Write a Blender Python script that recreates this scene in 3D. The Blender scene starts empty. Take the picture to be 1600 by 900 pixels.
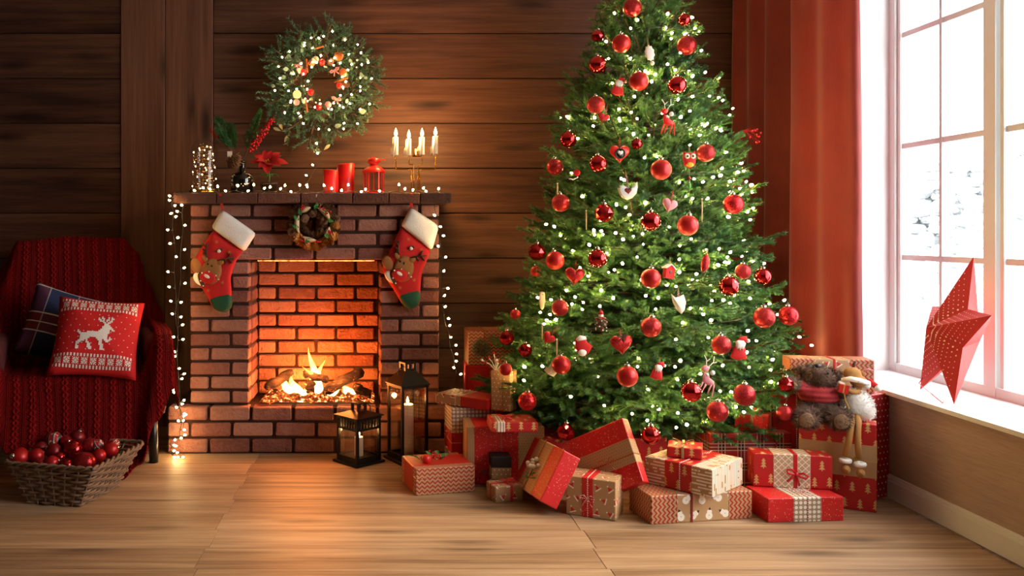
import bpy, bmesh, math, random
from mathutils import Vector, Matrix, Euler, noise
random.seed(7)
PI = math.pi
scene = bpy.context.scene
COL = scene.collection
# ------------------------------------------------------------------ camera (level, perpendicular to the back wall, shifted lens)
CAMH, FPX, VX, VY = 1.14, 1350.0, 592.0, 365.0
cd = bpy.data.cameras.new('camera'); cam = bpy.data.objects.new('camera', cd); COL.objects.link(cam)
cam.location = (0, 0, CAMH); cam.rotation_euler = (PI/2, 0, 0)
cd.sensor_width = 36; cd.lens = 36*FPX/1600; cd.shift_x = (800-VX)/1600; cd.shift_y = (VY-450)/1600
cd.clip_start = .05; cd.clip_end = 200
scene.camera = cam
# ------------------------------------------------------------------ world: bright overcast winter daylight
w = bpy.data.worlds.new('world'); scene.world = w; w.use_nodes = True
bg = w.node_tree.nodes['Background']; bg.inputs[0].default_value = (1.0, .985, .96, 1); bg.inputs[1].default_value = 10.5
def light(kind, name, loc, energy, color, **k):
    l = bpy.data.lights.new(name, kind); l.energy = energy; l.color = color
    for a, b in k.items(): setattr(l, a, b)
    o = bpy.data.objects.new(name, l); o.location = loc; COL.objects.link(o); return o
sun = light('SUN', 'sun', (6, 1, 6), 2.2, (1, .86, .66), angle=math.radians(9))
sun.rotation_euler = Vector((-.80, .18, -.57)).to_track_quat('-Z', 'Y').to_euler()
pl = light('AREA', 'window_portal', (2.63, 2.78, 1.5), 1, (1, 1, 1), shape='RECTANGLE', size=3.2, size_y=2.15)
pl.rotation_euler = (0, PI/2, 0); pl.rotation_euler = Vector((-1, 0, 0)).to_track_quat('-Z', 'Z').to_euler()
pl.data.cycles.is_portal = True
vs = scene.view_settings
vs.view_transform = 'Standard'; vs.look = 'None'; vs.gamma = 1; vs.use_curve_mapping = False; vs.exposure = 0.0
try:
    scene.cycles.max_bounces = 7; scene.cycles.diffuse_bounces = 4; scene.cycles.transparent_max_bounces = 12
    scene.cycles.sample_clamp_indirect = 3.0; scene.cycles.caustics_refractive = False; scene.cycles.caustics_reflective = False
    scene.cycles.use_denoising = True
except Exception: pass
# ------------------------------------------------------------------ helpers
def W(px, py, Y):                       # photograph pixel at distance Y -> world point
    return Vector(((px-VX)*Y/FPX, Y, CAMH-(py-VY)*Y/FPX))
def WF(px, py, z=0.0):                  # photograph pixel on the level z -> world point
    return W(px, py, (CAMH-z)*FPX/(py-VY))
def lin(h):
    if isinstance(h, str):
        h = h.lstrip('#'); c = [int(h[i:i+2], 16)/255 for i in (0, 2, 4)]
    else: c = [v/255 for v in h]
    return tuple(v/12.92 if v <= .04045 else ((v+.055)/1.055)**2.4 for v in c)
class MB:
    """collects shapes and links them as one mesh object"""
    def __init__(s): s.v = []; s.f = []; s.uv = None
    def add(s, v, f):
        n = len(s.v); s.v += [tuple(p) for p in v]; s.f += [tuple(i+n for i in q) for q in f]; return s
    def box(s, c, d, m=None):
        x, y, z = d[0]/2, d[1]/2, d[2]/2
        v = [Vector((a*x, b*y, e*z)) for a in (-1, 1) for b in (-1, 1) for e in (-1, 1)]
        if m is not None: v = [m @ p for p in v]
        v = [p+Vector(c) for p in v]
        return s.add(v, [(0, 1, 3, 2), (4, 6, 7, 5), (0, 4, 5, 1), (2, 3, 7, 6), (0, 2, 6, 4), (1, 5, 7, 3)])
    def tube(s, path, r, n=6, flat=1.0, cap=True, closed=False, up=None):
        P = [Vector(p) for p in path]; N = len(P); R = r if isinstance(r, (list, tuple)) else [r]*N
        v = []; prev = None
        for i in range(N):
            if closed: t = P[(i+1) % N]-P[i-1]
            else: t = P[min(i+1, N-1)]-P[max(i-1, 0)]
            if t.length < 1e-9: t = Vector((0, 0, 1))
            t.normalize()
            a = prev if prev is not None else Vector(up) if up is not None else (Vector((0, 0, 1)) if abs(t.z) < .9 else Vector((1, 0, 0)))
            a = a-t*a.dot(t)
            if a.length < 1e-6: a = t.orthogonal()
            a.normalize(); prev = a; b = t.cross(a)
            for k in range(n):
                th = 2*PI*k/n; v.append(P[i]+a*(math.cos(th)*R[i]*flat)+b*(math.sin(th)*R[i]))
        f = []
        for i in range(N if closed else N-1):
            j = (i+1) % N
            for k in range(n): f.append((i*n+k, i*n+(k+1) % n, j*n+(k+1) % n, j*n+k))
        if cap and not closed: f += [tuple(range(n))[::-1], tuple((N-1)*n+k for k in range(n))]
        return s.add(v, f)
    def lathe(s, prof, n=20, c=(0, 0, 0), m=None, sx=1, sy=1):
        v = []; f = []; N = len(prof)
        for r, z in prof:
            for k in range(n):
                p = Vector((r*math.cos(2*PI*k/n)*sx, r*math.sin(2*PI*k/n)*sy, z))
                v.append((m @ p if m is not None else p)+Vector(c))
        for i in range(N-1):
            for k in range(n): f.append((i*n+k, i*n+(k+1) % n, (i+1)*n+(k+1) % n, (i+1)*n+k))
        if prof[0][0] > 1e-6: f.append(tuple(range(n))[::-1])
        if prof[-1][0] > 1e-6: f.append(tuple((N-1)*n+k for k in range(n)))
        return s.add(v, f)
    def ball(s, c, r, n=12, m=None, sc=(1, 1, 1)):
        h = max(4, n//2); pr = [(max(1e-7, r*math.sin(PI*i/h)), -r*math.cos(PI*i/h)) for i in range(h+1)]
        k = len(s.v); s.lathe(pr, n, (0, 0, 0))
        for i in range(k, len(s.v)):
            p = Vector(s.v[i]); p = Vector((p.x*sc[0], p.y*sc[1], p.z*sc[2]))
            if m is not None: p = m @ p
            s.v[i] = tuple(p+Vector(c))
        return s
    def prism(s, poly, y0, y1):         # polygon in x,z pushed along y
        n = len(poly); v = [(x, y0, z) for x, z in poly]+[(x, y1, z) for x, z in poly]
        f = [tuple(range(n)), tuple(range(n, 2*n))[::-1]]+[(i, i+n, (i+1) % n+n, (i+1) % n) for i in range(n)]
        return s.add(v, f)
    def puff(s, poly, T, c=None, rings=6, y=0.0, back=1.0, e=.5):   # plump shape over a polygon in x,z, facing -y
        n = len(poly); c = c or (sum(p[0] for p in poly)/n, sum(p[1] for p in poly)/n)
        v = []; f = []
        for side in (-1, 1):
            base = len(v); v.append((c[0], y+side*T*(back if side > 0 else 1), c[1]))
            for k in range(1, rings+1):
                t = k/rings; h = T*(max(0, 1-t*t))**e*(back if side > 0 else 1)
                for p in poly: v.append((c[0]+(p[0]-c[0])*t, y+side*h, c[1]+(p[1]-c[1])*t))
            for i in range(n):
                j = (i+1) % n; q = (base, base+1+i, base+1+j); f.append(q if side < 0 else q[::-1])
                for k in range(rings-1):
                    a = base+1+k*n; q = (a+i, a+n+i, a+n+j, a+j); f.append(q if side < 0 else q[::-1])
        return s.add(v, f)
    def build(s, name, mat=None, parent=None, smooth=False, loc=None, rot=None, weld=True):
        me = bpy.data.meshes.new(name); me.from_pydata(s.v, [], s.f)
        if weld or True:
            b = bmesh.new(); b.from_mesh(me)
            if weld: bmesh.ops.remove_doubles(b, verts=b.verts, dist=1e-5)
            bmesh.ops.recalc_face_normals(b, faces=b.faces); b.to_mesh(me); b.free()
        if smooth:
            for p in me.polygons: p.use_smooth = True
        return link(name, me, mat, parent, loc, rot)
def link(name, me, mat=None, parent=None, loc=None, rot=None):
    o = bpy.data.objects.new(name, me); COL.objects.link(o)
    if mat is not None and me is not None and len(me.materials) == 0: me.materials.append(mat)
    if parent is not None: o.parent = parent
    if loc is not None: o.location = loc
    if rot is not None: o.rotation_euler = rot
    return o
def inst(name, me, parent, loc, rot=(0, 0, 0), sc=1):
    o = bpy.data.objects.new(name, me); COL.objects.link(o); o.parent = parent; o.location = loc
    o.rotation_euler = rot; o.scale = (sc, sc, sc) if not isinstance(sc, (tuple, Vector)) else sc
    return o
def tag(o, label=None, cat=None, group=None, kind=None):
    if label: o['label'] = label
    if cat: o['category'] = cat
    if group: o['group'] = group
    if kind: o['kind'] = kind
    return o
def thing(name, label, cat, loc=(0, 0, 0), rot=(0, 0, 0), group=None):
    o = bpy.data.objects.new(name, None); o.empty_display_size = .05; COL.objects.link(o)
    o.location = loc; o.rotation_euler = rot
    return tag(o, label, cat, group)
def aim(d, roll=0.0):                   # euler turning +Z onto d
    return (Vector(d).to_track_quat('Z', 'Y').to_matrix() @ Matrix.Rotation(roll, 3, 'Z')).to_euler()
def rbox(dims, r=.006, seg=2, uv=True, base=False):   # soft-edged box mesh with metric box uv
    b = bmesh.new(); bmesh.ops.create_cube(b, size=1)
    for v in b.verts: v.co = Vector((v.co.x*dims[0], v.co.y*dims[1], v.co.z*dims[2]+(dims[2]/2 if base else 0)))
    if r > 0: bmesh.ops.bevel(b, geom=b.edges[:], offset=min(r, min(dims)*.45), segments=seg, affect='EDGES', profile=.5)
    if uv: boxuv(b)
    me = bpy.data.meshes.new('m'); b.to_mesh(me); b.free(); return me
def boxuv(b):
    L = b.loops.layers.uv.verify()
    for f in b.faces:
        n = f.normal; a = max(range(3), key=lambda i: abs(n[i]))
        for l in f.loops:
            c = l.vert.co; l[L].uv = ((c.y, c.z) if a == 0 else (c.x, c.z) if a == 1 else (c.x, c.y))
def smooth(me, ang=None):
    for p in me.polygons: p.use_smooth = True
    return me
# ------------------------------------------------------------------ node expressions
class X:
    def __init__(s, nt, so): s.nt = nt; s.so = so
    def op(s, o, *b, clamp=False):
        n = s.nt.nodes.new('ShaderNodeMath'); n.operation = o; n.use_clamp = clamp; s.nt.links.new(s.so, n.inputs[0])
        for i, q in enumerate(b):
            if isinstance(q, X): s.nt.links.new(q.so, n.inputs[i+1])
            else: n.inputs[i+1].default_value = q
        return X(s.nt, n.outputs[0])
    def __add__(s, o): return s.op('ADD', o)
    __radd__ = __add__
    def __sub__(s, o): return s.op('SUBTRACT', o)
    def __rsub__(s, o): return (s*-1)+o
    def __mul__(s, o): return s.op('MULTIPLY', o)
    __rmul__ = __mul__
    def __truediv__(s, o): return s.op('DIVIDE', o)
    def fr(s): return s.op('FRACT')
    def fl(s): return s.op('FLOOR')
    def ab(s): return s.op('ABSOLUTE')
    def sin(s): return s.op('SINE')
    def cos(s): return s.op('COSINE')
    def pw(s, p): return s.op('POWER', p)
    def lt(s, o): return s.op('LESS_THAN', o)
    def gt(s, o): return s.op('GREATER_THAN', o)
    def mx(s, o): return s.op('MAXIMUM', o)
    def mn(s, o): return s.op('MINIMUM', o)
    def cl(s): return s.op('ADD', 0.0, clamp=True)
    def rng(s, a, b): return ((s-a)/(b-a)).cl()
class Mat:
    def __init__(s, name):
        s.m = bpy.data.materials.new(name); s.m.use_nodes = True; s.nt = s.m.node_tree
        s.b = s.nt.nodes['Principled BSDF']; s.out = s.nt.nodes['Material Output']
    def n(s, t, **k):
        n = s.nt.nodes.new('ShaderNode'+t)
        for a, b in k.items(): setattr(n, a, b)
        return n
    def ln(s, a, b): s.nt.links.new(a.so if isinstance(a, X) else a, b)
    def co(s, which='Object', off=True, sc=(1, 1, 1), rot=(0, 0, 0)):
        t = s.n('TexCoord'); mp = s.n('Mapping'); s.ln(t.outputs[which], mp.inputs[0])
        mp.inputs['Scale'].default_value = sc; mp.inputs['Rotation'].default_value = rot
        if off:
            oi = s.n('ObjectInfo'); v = s.n('VectorMath', operation='SCALE'); v.inputs[0].default_value = (37, 71, 53)
            s.ln(oi.outputs['Random'], v.inputs['Scale']); s.ln(v.outputs[0], mp.inputs['Location'])
        return mp.outputs[0]
    def uv(s):
        t = s.n('TexCoord'); x = s.n('SeparateXYZ'); s.ln(t.outputs['UV'], x.inputs[0]); return X(s.nt, x.outputs[0]), X(s.nt, x.outputs[1])
    def xyz(s, which='Object'):
        t = s.n('TexCoord'); x = s.n('SeparateXYZ'); s.ln(t.outputs[which], x.inputs[0]); return [X(s.nt, x.outputs[i]) for i in range(3)]
    def rnd(s): return X(s.nt, s.n('ObjectInfo').outputs['Random'])
    def noise(s, vec, scale, detail=4, rough=.55, dist=0):
        n = s.n('TexNoise'); s.ln(vec, n.inputs['Vector']); n.inputs['Scale'].default_value = scale
        n.inputs['Detail'].default_value = detail; n.inputs['Roughness'].default_value = rough; n.inputs['Distortion'].default_value = dist
        return X(s.nt, n.outputs[0])
    def voro(s, vec, scale, feat='F1', out='Distance', rnd=1.0):
        n = s.n('TexVoronoi'); n.feature = feat; s.ln(vec, n.inputs['Vector']); n.inputs['Scale'].default_value = scale
        n.inputs['Randomness'].default_value = rnd
        return X(s.nt, n.outputs[out])
    def vec(s, a, b, c=0.0):
        n = s.n('CombineXYZ')
        for i, q in enumerate((a, b, c)):
            if isinstance(q, X): s.ln(q, n.inputs[i])
            else: n.inputs[i].default_value = q
        return n.outputs[0]
    def white(s, vec):
        n = s.n('TexWhiteNoise'); n.noise_dimensions = '3D'; s.ln(vec, n.inputs['Vector']); return X(s.nt, n.outputs['Value'])
    def ramp(s, fac, stops):
        r = s.n('ValToRGB'); s.ln(fac, r.inputs[0]); e = r.color_ramp.elements
        while len(e) < len(stops): e.new(.5)
        for q, (p, c) in zip(e, stops): q.position = p; q.color = (*c, 1)
        return r.outputs[0]
    def mix(s, fac, a, b, mode='MIX'):
        n = s.n('Mix'); n.data_type = 'RGBA'; n.blend_type = mode
        for q, i in ((fac, 0), (a, 6), (b, 7)):
            if isinstance(q, X): s.ln(q, n.inputs[i])
            elif isinstance(q, bpy.types.NodeSocket): s.ln(q, n.inputs[i])
            elif isinstance(q, tuple): n.inputs[i].default_value = (*q, 1)
            else: n.inputs[i].default_value = q
        return n.outputs[2]
    def col(s, c):
        if isinstance(c, tuple): s.b.inputs['Base Color'].default_value = (*c, 1)
        else: s.ln(c, s.b.inputs['Base Color'])
        return s
    def p(s, **k):
        for a, v in k.items():
            i = s.b.inputs[{'rough': 'Roughness', 'metal': 'Metallic', 'sheen': 'Sheen Weight', 'coat': 'Coat Weight', 'spec': 'Specular IOR Level',
                            'emit': 'Emission Strength', 'sss': 'Subsurface Weight', 'trans': 'Transmission Weight', 'alpha': 'Alpha'}[a]]
            if isinstance(v, X): s.ln(v, i)
            else: i.default_value = v
        return s
    def emc(s, c):
        if isinstance(c, tuple): s.b.inputs['Emission Color'].default_value = (*c, 1)
        else: s.ln(c, s.b.inputs['Emission Color'])
        return s
    def bump(s, h, strength=.3, dist=.002):
        n = s.n('Bump'); n.inputs['Strength'].default_value = strength; n.inputs['Distance'].default_value = dist
        s.ln(h, n.inputs['Height']); s.ln(n.outputs[0], s.b.inputs['Normal']); return s
def plain(name, c, rough=.6, metal=0.0, var=.12, scale=30, bump=0.0, **k):
    m = Mat(name); c = lin(c) if isinstance(c, str) else c
    nz = m.noise(m.co(), scale, 3)
    m.col(m.mix(nz, tuple(v*(1-var) for v in c), tuple(min(1, v*(1+var)) for v in c))).p(rough=rough, metal=metal, **k)
    if bump: m.bump(nz, bump, .003)
    return m.m
def glow(name, c, strength, c2=None):
    m = Mat(name); lw = m.n('LayerWeight'); lw.inputs[0].default_value = .5
    m.col((0, 0, 0)); m.emc(m.mix(X(m.nt, lw.outputs['Facing']), c, c2 or c)).p(emit=strength, rough=1.0)
    return m.m
def thin_glass(name, tint=(1, 1, 1), base=.06, edge=.5):
    m = Mat(name); nt = m.nt; nt.nodes.remove(m.b)
    t = m.n('BsdfTransparent'); t.inputs[0].default_value = (*tint, 1); g = m.n('BsdfGlossy'); g.inputs['Roughness'].default_value = .03
    lw = m.n('LayerWeight'); lw.inputs[0].default_value = .35
    f = X(nt, lw.outputs['Facing']).pw(3.0)*edge+base
    mx = m.n('MixShader'); m.ln(f, mx.inputs[0]); m.ln(t.outputs[0], mx.inputs[1]); m.ln(g.outputs[0], mx.inputs[2]); m.ln(mx.outputs[0], m.out.inputs[0])
    return m.m
def wood(name, stops, rough=.5, knots=.8, grain=.5, bump=.25, var=.35, con=1.8):
    m = Mat(name); c = m.co(sc=(.35, 4.0, 4.0)); big = m.noise(c, 2.2, 6, .6, .6)
    c2 = m.co(sc=(2.0, 60, 60)); fine = m.noise(c2, 2.0, 4, .6)
    c3 = m.co(sc=(.8, 3.4, 3.4)); kn = m.voro(c3, 1.3); kn.so.node.voronoi_dimensions = '2D'; wob = m.noise(c3, 3.0, 3)
    knot = (1.0-((kn+wob*.25-.14)/.16).cl())*knots
    med = m.noise(m.co(sc=(.9, 24, 24)), 1.6, 5, .6, .3)
    fac = ((big*.45+med*.4+fine*grain*.3-.5*(.85+grain*.3))*con+.5+(m.rnd()-.5)*var).cl()
    base = m.ramp(fac, stops); m.b.inputs['Specular IOR Level'].default_value = .35
    m.col(m.mix(knot.cl(), base, tuple(v*.25 for v in stops[0][1]))).p(rough=rough)
    m.bump(fine*.6+big*.4, bump, .002); return m.m
# ------------------------------------------------------------------ materials
M = {}
M['wall_wood'] = wood('dark_wall_wood', [(.22, lin('#2c1a13')), (.5, lin('#5a3a2b')), (.8, lin('#7e5843'))], .5, .8, .8, .22, .3, 1.25)
M['floor_wood'] = wood('oak_floor_wood', [(.22, lin('#6e5239')), (.5, lin('#9c7c5c')), (.78, lin('#bd9f7c'))], .5, .6, .7, .12, .22, 1.8)
M['gap'] = plain('dark_gap', '#1c0f09', .9)
def brick_mat(name, stops):
    m = Mat(name); c = m.co(); a = m.noise(c, 9, 6, .65); b = m.noise(c, 60, 4, .7); r = m.rnd()
    m.col(m.ramp((a*.55+b*.3+r*.5-.17).cl(), stops)).p(rough=.85)
    m.bump(a*.6+b*.6, 1.0, .022 if 'rough' not in name else .04); return m.m
M['brick'] = brick_mat('red_brown_brick', [(.15, lin('#6a3c30')), (.42, lin('#92594a')), (.66, lin('#ad7866')), (.95, lin('#c49078'))])
M['rough_brick'] = brick_mat('rough_split_brick', [(.12, lin('#8a4936')), (.45, lin('#c07558')), (.85, lin('#dc9c7c'))])
M['mantel'] = brick_mat('dark_mantel_tile', [(.15, lin('#3c2119')), (.5, lin('#5d3627')), (.9, lin('#7b4b36'))])
M['mortar'] = plain('dark_mortar', '#3b2118', .95, bump=.4, scale=60)
M['white'] = plain('white_paint', '#eaeef0', .45, var=.02)
M['ceiling'] = plain('ceiling_paint', '#978f86', .9, var=.03)
M['warmwall'] = plain('warm_wall_paint', '#54443a', .9, var=.06)
def wallpaper():
    m = Mat('beige_ribbed_wallpaper'); c = m.co('Object', False, (1, 3, 160)); a = m.noise(c, 3, 3)
    m.col(m.ramp(a, [(.3, lin('#a48d80')), (.7, lin('#bba596'))])).p(rough=.8).bump(a, .5, .002); return m.m
M['wallpaper'] = wallpaper()
M['glass'] = thin_glass('window_glass', (1, 1, 1), .03, .25)
M['dome_glass'] = thin_glass('clear_dome_glass', (.97, .97, .97), .05, .75)
M['lantern_glass'] = thin_glass('lantern_glass', (.96, .93, .88), .12, .5)
M['black_metal'] = plain('black_painted_metal', '#15120f', .38, .6)
M['gold'] = plain('polished_brass', '#c9982f', .22, 1.0)
M['silver'] = plain('silver_cap_metal', '#d8d4cc', .25, 1.0)
M['wire'] = plain('dark_green_wire', '#0d120c', .5)
M['bulb'] = glow('warm_bulb_glow', (1, .62, .24), 85)
M['tree_bulb'] = glow('warm_tree_bulb_glow', (1, .62, .22), 190)
M['flame'] = glow('candle_flame_glow', (1, .78, .38), 24, (1, .5, .12))
M['wax'] = plain('white_wax', '#f3e6cf', .5, var=.03, sss=.1)
M['red_wax'] = plain('red_wax', '#d21210', .4, var=.06)
M['red_enamel'] = plain('red_enamel', '#d61a12', .35, var=.05)
M['dome_bulb'] = glow('dome_bulb_glow', (1, .66, .32), 20)
M['wick'] = plain('charred_wick', '#1a1410', .9)
M['needle'] = None
def needle(name, a, b, c_, tr=.12):
    m = Mat(name); r = m.rnd(); nz = m.noise(m.co(), 9, 2)
    m.col(m.ramp((nz*.7+r*.3).cl(), [(.25, lin(a)), (.5, lin(b)), (.8, lin(c_))])).p(rough=.5)
    t = m.n('BsdfTranslucent'); t.inputs[0].default_value = (*lin(c_), 1); ms = m.n('MixShader'); ms.inputs[0].default_value = tr
    m.ln(m.b.outputs[0], ms.inputs[1]); m.ln(t.outputs[0], ms.inputs[2]); m.ln(ms.outputs[0], m.out.inputs[0]); return m.m
M['needle'] = needle('fir_needle', '#1c4428', '#3b6f3e', '#74a658', .16)
M['wreath_needle'] = needle('wreath_needle', '#3b6a58', '#5c9276', '#8db593')
M['cypress'] = needle('cypress_needle', '#1d4522', '#2f6a30', '#4d8a3c')
M['leaf'] = needle('holly_leaf', '#1c5a2a', '#2f8038', '#5fa848')
M['euca'] = needle('eucalyptus_leaf', '#6b8a80', '#8aa797', '#a9c0a8', .2)
M['bark'] = plain('brown_bark', '#4a3020', .9, bump=.5)
M['cone'] = plain('brown_cone_scale', '#6e4a2e', .7, var=.3)
M['gold_cone'] = plain('gilded_cone_scale', '#b9762c', .45, .3, .3)
M['birch'] = plain('pale_birch_wood', '#d8bf98', .7, var=.15)
M['berry'] = plain('red_berry', '#c1121a', .25, var=.1)
M['white_berry'] = plain('white_berry', '#f2efe8', .4, var=.05)
M['apple'] = plain('red_apple_skin', '#c8201c', .3, var=.15, scale=20)
M['kraft_plain'] = plain('kraft_paper', '#b08a62', .75, var=.05)
M['twine'] = plain('jute_twine', '#a58a5c', .9, var=.25, scale=200)
M['gold_twine'] = plain('gold_twine', '#b98f3a', .5, var=.2, scale=200)
M['red_ribbon'] = plain('red_satin_ribbon', '#c41820', .35, var=.08)
M['dark_ribbon'] = plain('dark_red_velvet_ribbon', '#7b1418', .7, var=.1)
M['white_felt'] = plain('white_felt', '#f0eae0', .9, var=.05, scale=120, bump=.3)
M['white_fur'] = plain('white_fleece', '#fbf8f2', .95, var=.06, scale=150, bump=.8)
M['red_felt'] = plain('red_felt', '#c01616', .85, var=.08, scale=90, bump=.3)
M['green_felt'] = plain('green_felt', '#0f4a2c', .8, var=.15, scale=60, bump=.3)
M['brown_felt'] = plain('tan_brown_felt', '#93602f', .85, var=.12, scale=120, bump=.3)
M['dark_felt'] = plain('dark_brown_felt', '#4e2d1a', .85, var=.15, scale=120, bump=.3)
M['cream_felt'] = plain('cream_felt', '#e8d8b8', .85, var=.08, scale=120, bump=.3)
M['black'] = plain('black_plastic', '#0c0b0b', .3)
M['black_paper'] = plain('black_paper', '#171314', .6)
M['yellow_felt'] = plain('yellow_felt', '#d79b1e', .8)
M['pale_wood'] = plain('pale_wood', '#c9ad82', .6, var=.12)
M['pink_felt'] = plain('pink_ribbon', '#d98a90', .7, var=.15)
M['orange_felt'] = plain('orange_wood', '#b4602a', .7, var=.15)
M['wicker'] = plain('grey_brown_wicker', '#7a5f48', .75, var=.35, scale=35, bump=.4)
M['dark_fabric'] = plain('black_lacquered_leg', '#0d0b0c', .3)
M['chair_fabric'] = plain('dark_red_upholstery', '#4a1212', .9, var=.1)
def bauble(name, kind, c):
    m = Mat(name); c = lin(c)
    if kind == 'matte': m.col(m.mix(m.noise(m.co(), 8, 2), tuple(v*.9 for v in c), c)).p(rough=.38, metal=.35)
    elif kind == 'shiny': m.col(m.mix(m.noise(m.co(), 8, 2), tuple(v*.85 for v in c), c)).p(rough=.07, metal=.9, coat=.6)
    else:
        v = m.voro(m.co(), {'glitter': 22, 'sequin': 8, 'fine': 420}[kind], out='Distance'); w2 = m.n('TexVoronoi'); m.ln(m.co(), w2.inputs['Vector']); w2.inputs['Scale'].default_value = {'glitter': 22, 'sequin': 8, 'fine': 420}[kind]
        sep = m.n('SeparateColor'); m.ln(w2.outputs['Color'], sep.inputs[0]); rr = X(m.nt, sep.outputs[0])
        m.col(m.mix(rr, tuple(v_*.4 for v_ in c), tuple(min(1, v_*1.5+.02) for v_ in c))).p(rough=.3, metal=.7)
        m.bump(rr, .9, .02 if kind != 'fine' else .001)
    return m.m
M['b_matte'] = bauble('matte_red_bauble', 'matte', '#b01416'); M['b_shiny'] = bauble('glossy_red_bauble', 'shiny', '#c4141b')
M['b_glitter'] = bauble('glitter_red_bauble', 'glitter', '#a51416'); M['b_facet'] = bauble('faceted_red_bauble', 'shiny', '#b8101a')
M['b_dark'] = bauble('dark_red_bauble', 'matte', '#7e1018'); M['b_sequin'] = bauble('sequin_red_bauble', 'sequin', '#c0121c')
def tartan_ball():
    m = Mat('tartan_red_bauble'); x, y, z = m.xyz()
    l1 = ((x*1.6).fr()-.5).ab().lt(.05); l2 = ((z*1.6).fr()-.5).ab().lt(.05); d1 = ((x*1.6+.3).fr()-.5).ab().lt(.12)
    m.col(m.mix(d1, m.mix(l1.mx(l2), lin('#b5161c'), lin('#e6dccb')), lin('#16463f'))).p(rough=.35); return m.m
M['glitter_felt'] = bauble('red_glitter_cloth', 'fine', '#b01618')
M['b_tartan'] = tartan_ball()
# ---- gift wrap papers (metric uv)
RED, KRAFT, GOLD_, WHITE_, DRED = lin('#c8171b'), lin('#b58f66'), lin('#d3ab6c'), lin('#f3ece0'), lin('#a01318')
def paper(name, fn, rough=.45, base_bump=.15):
    m = Mat(name); u, v = m.uv(); c = fn(m, u, v); m.col(c).p(rough=rough)
    m.bump(m.noise(m.co(), 14, 4), base_bump, .004); return m.m
def f_chevron(vert):
    def f(m, u, v):
        if vert: u, v = v, u
        tri = ((u/.024).fr()-.5).ab()*2
        return m.mix(((v+tri*.0115)/.0185).fr().lt(.42), KRAFT, DRED)
    return f
def f_dots(bg, fg, c, r, stag=True):
    def f(m, u, v):
        row = (v/c).fl(); uu = u/c+(row*.5 if stag else 0.0); a = uu.fr()-.5; b = (v/c).fr()-.5
        return m.mix((a*a+b*b).lt(r*r), bg, fg)
    return f
def f_sparkle(bg, fg):
    def f(m, u, v):
        vec = m.vec(u, v); big = m.voro(vec, 30); sm = m.voro(vec, 115); a = big.lt(.085); b = sm.lt(.17)
        return m.mix(a, m.mix(b, bg, fg), GOLD_)
    return f
def f_trees(bg, fg, cu=.056, cv=.062):
    def f(m, u, v):
        row = (v/cv).fl(); uu = u/cu+row*.5; cell = m.vec(uu.fl(), row, 1.0); r = m.white(cell)
        a = ((uu.fr()-.5).ab()); b = (v/cv).fr()-.5+(r-.5)*.15
        t = ((b+.26)/.19); wid = (1.0-t.fr()*.75)*(.24-b*.22)
        tree = a.lt(wid*.75)*b.gt(-.26)*b.lt(.31); trunk = a.lt(.03)*b.gt(-.36)*b.lt(-.2)
        return m.mix(tree.mx(trunk), bg, fg)
    return f
def f_brush(vert):
    def f(m, u, v):
        if vert: u, v = v, u
        nz = m.noise(m.vec(u*9, v*60), 1.0, 3); d = m.noise(m.vec(u*22, (v/.013).fl()*3.7), 1.0, 2)
        return m.mix(((v/.013+nz*.25).fr()-.5).ab().lt(.27)*d.gt(.42), KRAFT, WHITE_)
    return f
def f_lattice(m, u, v):
    c = .026; a = (((u+v)/c).fr()-.5).ab(); b = (((u-v)/c).fr()-.5).ab()
    return m.mix(a.lt(.07).mx(b.lt(.07)), lin('#c4a37d'), WHITE_)
def f_grid(bg, fg, c=.0175, r=.36):
    def f(m, u, v):
        a = ((u/c).fr()-.5).ab(); b = ((v/c).fr()-.5).ab(); q = (a*a*a*a+b*b*b*b)
        return m.mix(q.lt(r**4), bg, fg)
    return f
def cellrot(m, u, v, c, sd=0.0):
    row = (v/c).fl(); uu = u/c+row*.5+sd; cell = m.vec(uu.fl(), row, 3.0+sd); r = m.white(cell); a = uu.fr()-.5; b = (v/c).fr()-.5
    th = (r-.5)*3.0; cs, sn = th.cos(), th.sin(); return a*cs-b*sn, a*sn+b*cs
def f_hats(m, u, v):
    a, b = cellrot(m, u, v, .05); aa = a.ab()
    tri = aa.lt((b*-1+.2)*.5)*b.gt(-.2)*b.lt(.2); band = aa.lt(.27)*b.gt(-.27)*b.lt(-.17); d = b-.23; pom = (a*a+d*d).lt(.0036)
    return m.mix(band.mx(pom), m.mix(tri, KRAFT, RED), WHITE_)
def f_snow(m, u, v):
    a, b = cellrot(m, u, v, .062); d1 = b+.15; d2 = b-.1; d3 = b-.3; s1 = (a*a+d1*d1).lt(.058); s2 = (a*a+d2*d2).lt(.03)
    hat = (a.ab().lt((d3*-1+.1)*.6)*d3.gt(-.08)); btn = (a*a+(b+.12)*(b+.12)).lt(.0006)
    return m.mix(hat.mx(btn), m.mix(s1.mx(s2), KRAFT, WHITE_), lin('#1c1a1a'))
def f_plaid(m, u, v):
    def st(t):
        q = (t/.085).fr(); blk = (q-.5).ab().lt(.17); wl = ((q-.33).ab().lt(.018)).mx((q-.67).ab().lt(.018)).mx((q-.5).ab().lt(.016)); return blk, wl
    b1, w1 = st(u); b2, w2 = st(v)
    return m.mix(w1.mx(w2), m.mix((b1+b2)*.48, lin('#a81a1c'), lin('#140a0c')), lin('#d9b9a0'))
def f_specks(m, u, v):
    a = ((u/.012+(v/.012).fl()*.5).fr()-.5); b = (v/.012).fr()-.5; return m.mix((a*a*2+b*b).lt(.03), KRAFT, lin('#6d4a2c'))
M['chevron'] = paper('chevron_wrap', f_chevron(False)); M['chevron_v'] = paper('upright_chevron_wrap', f_chevron(True))
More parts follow.
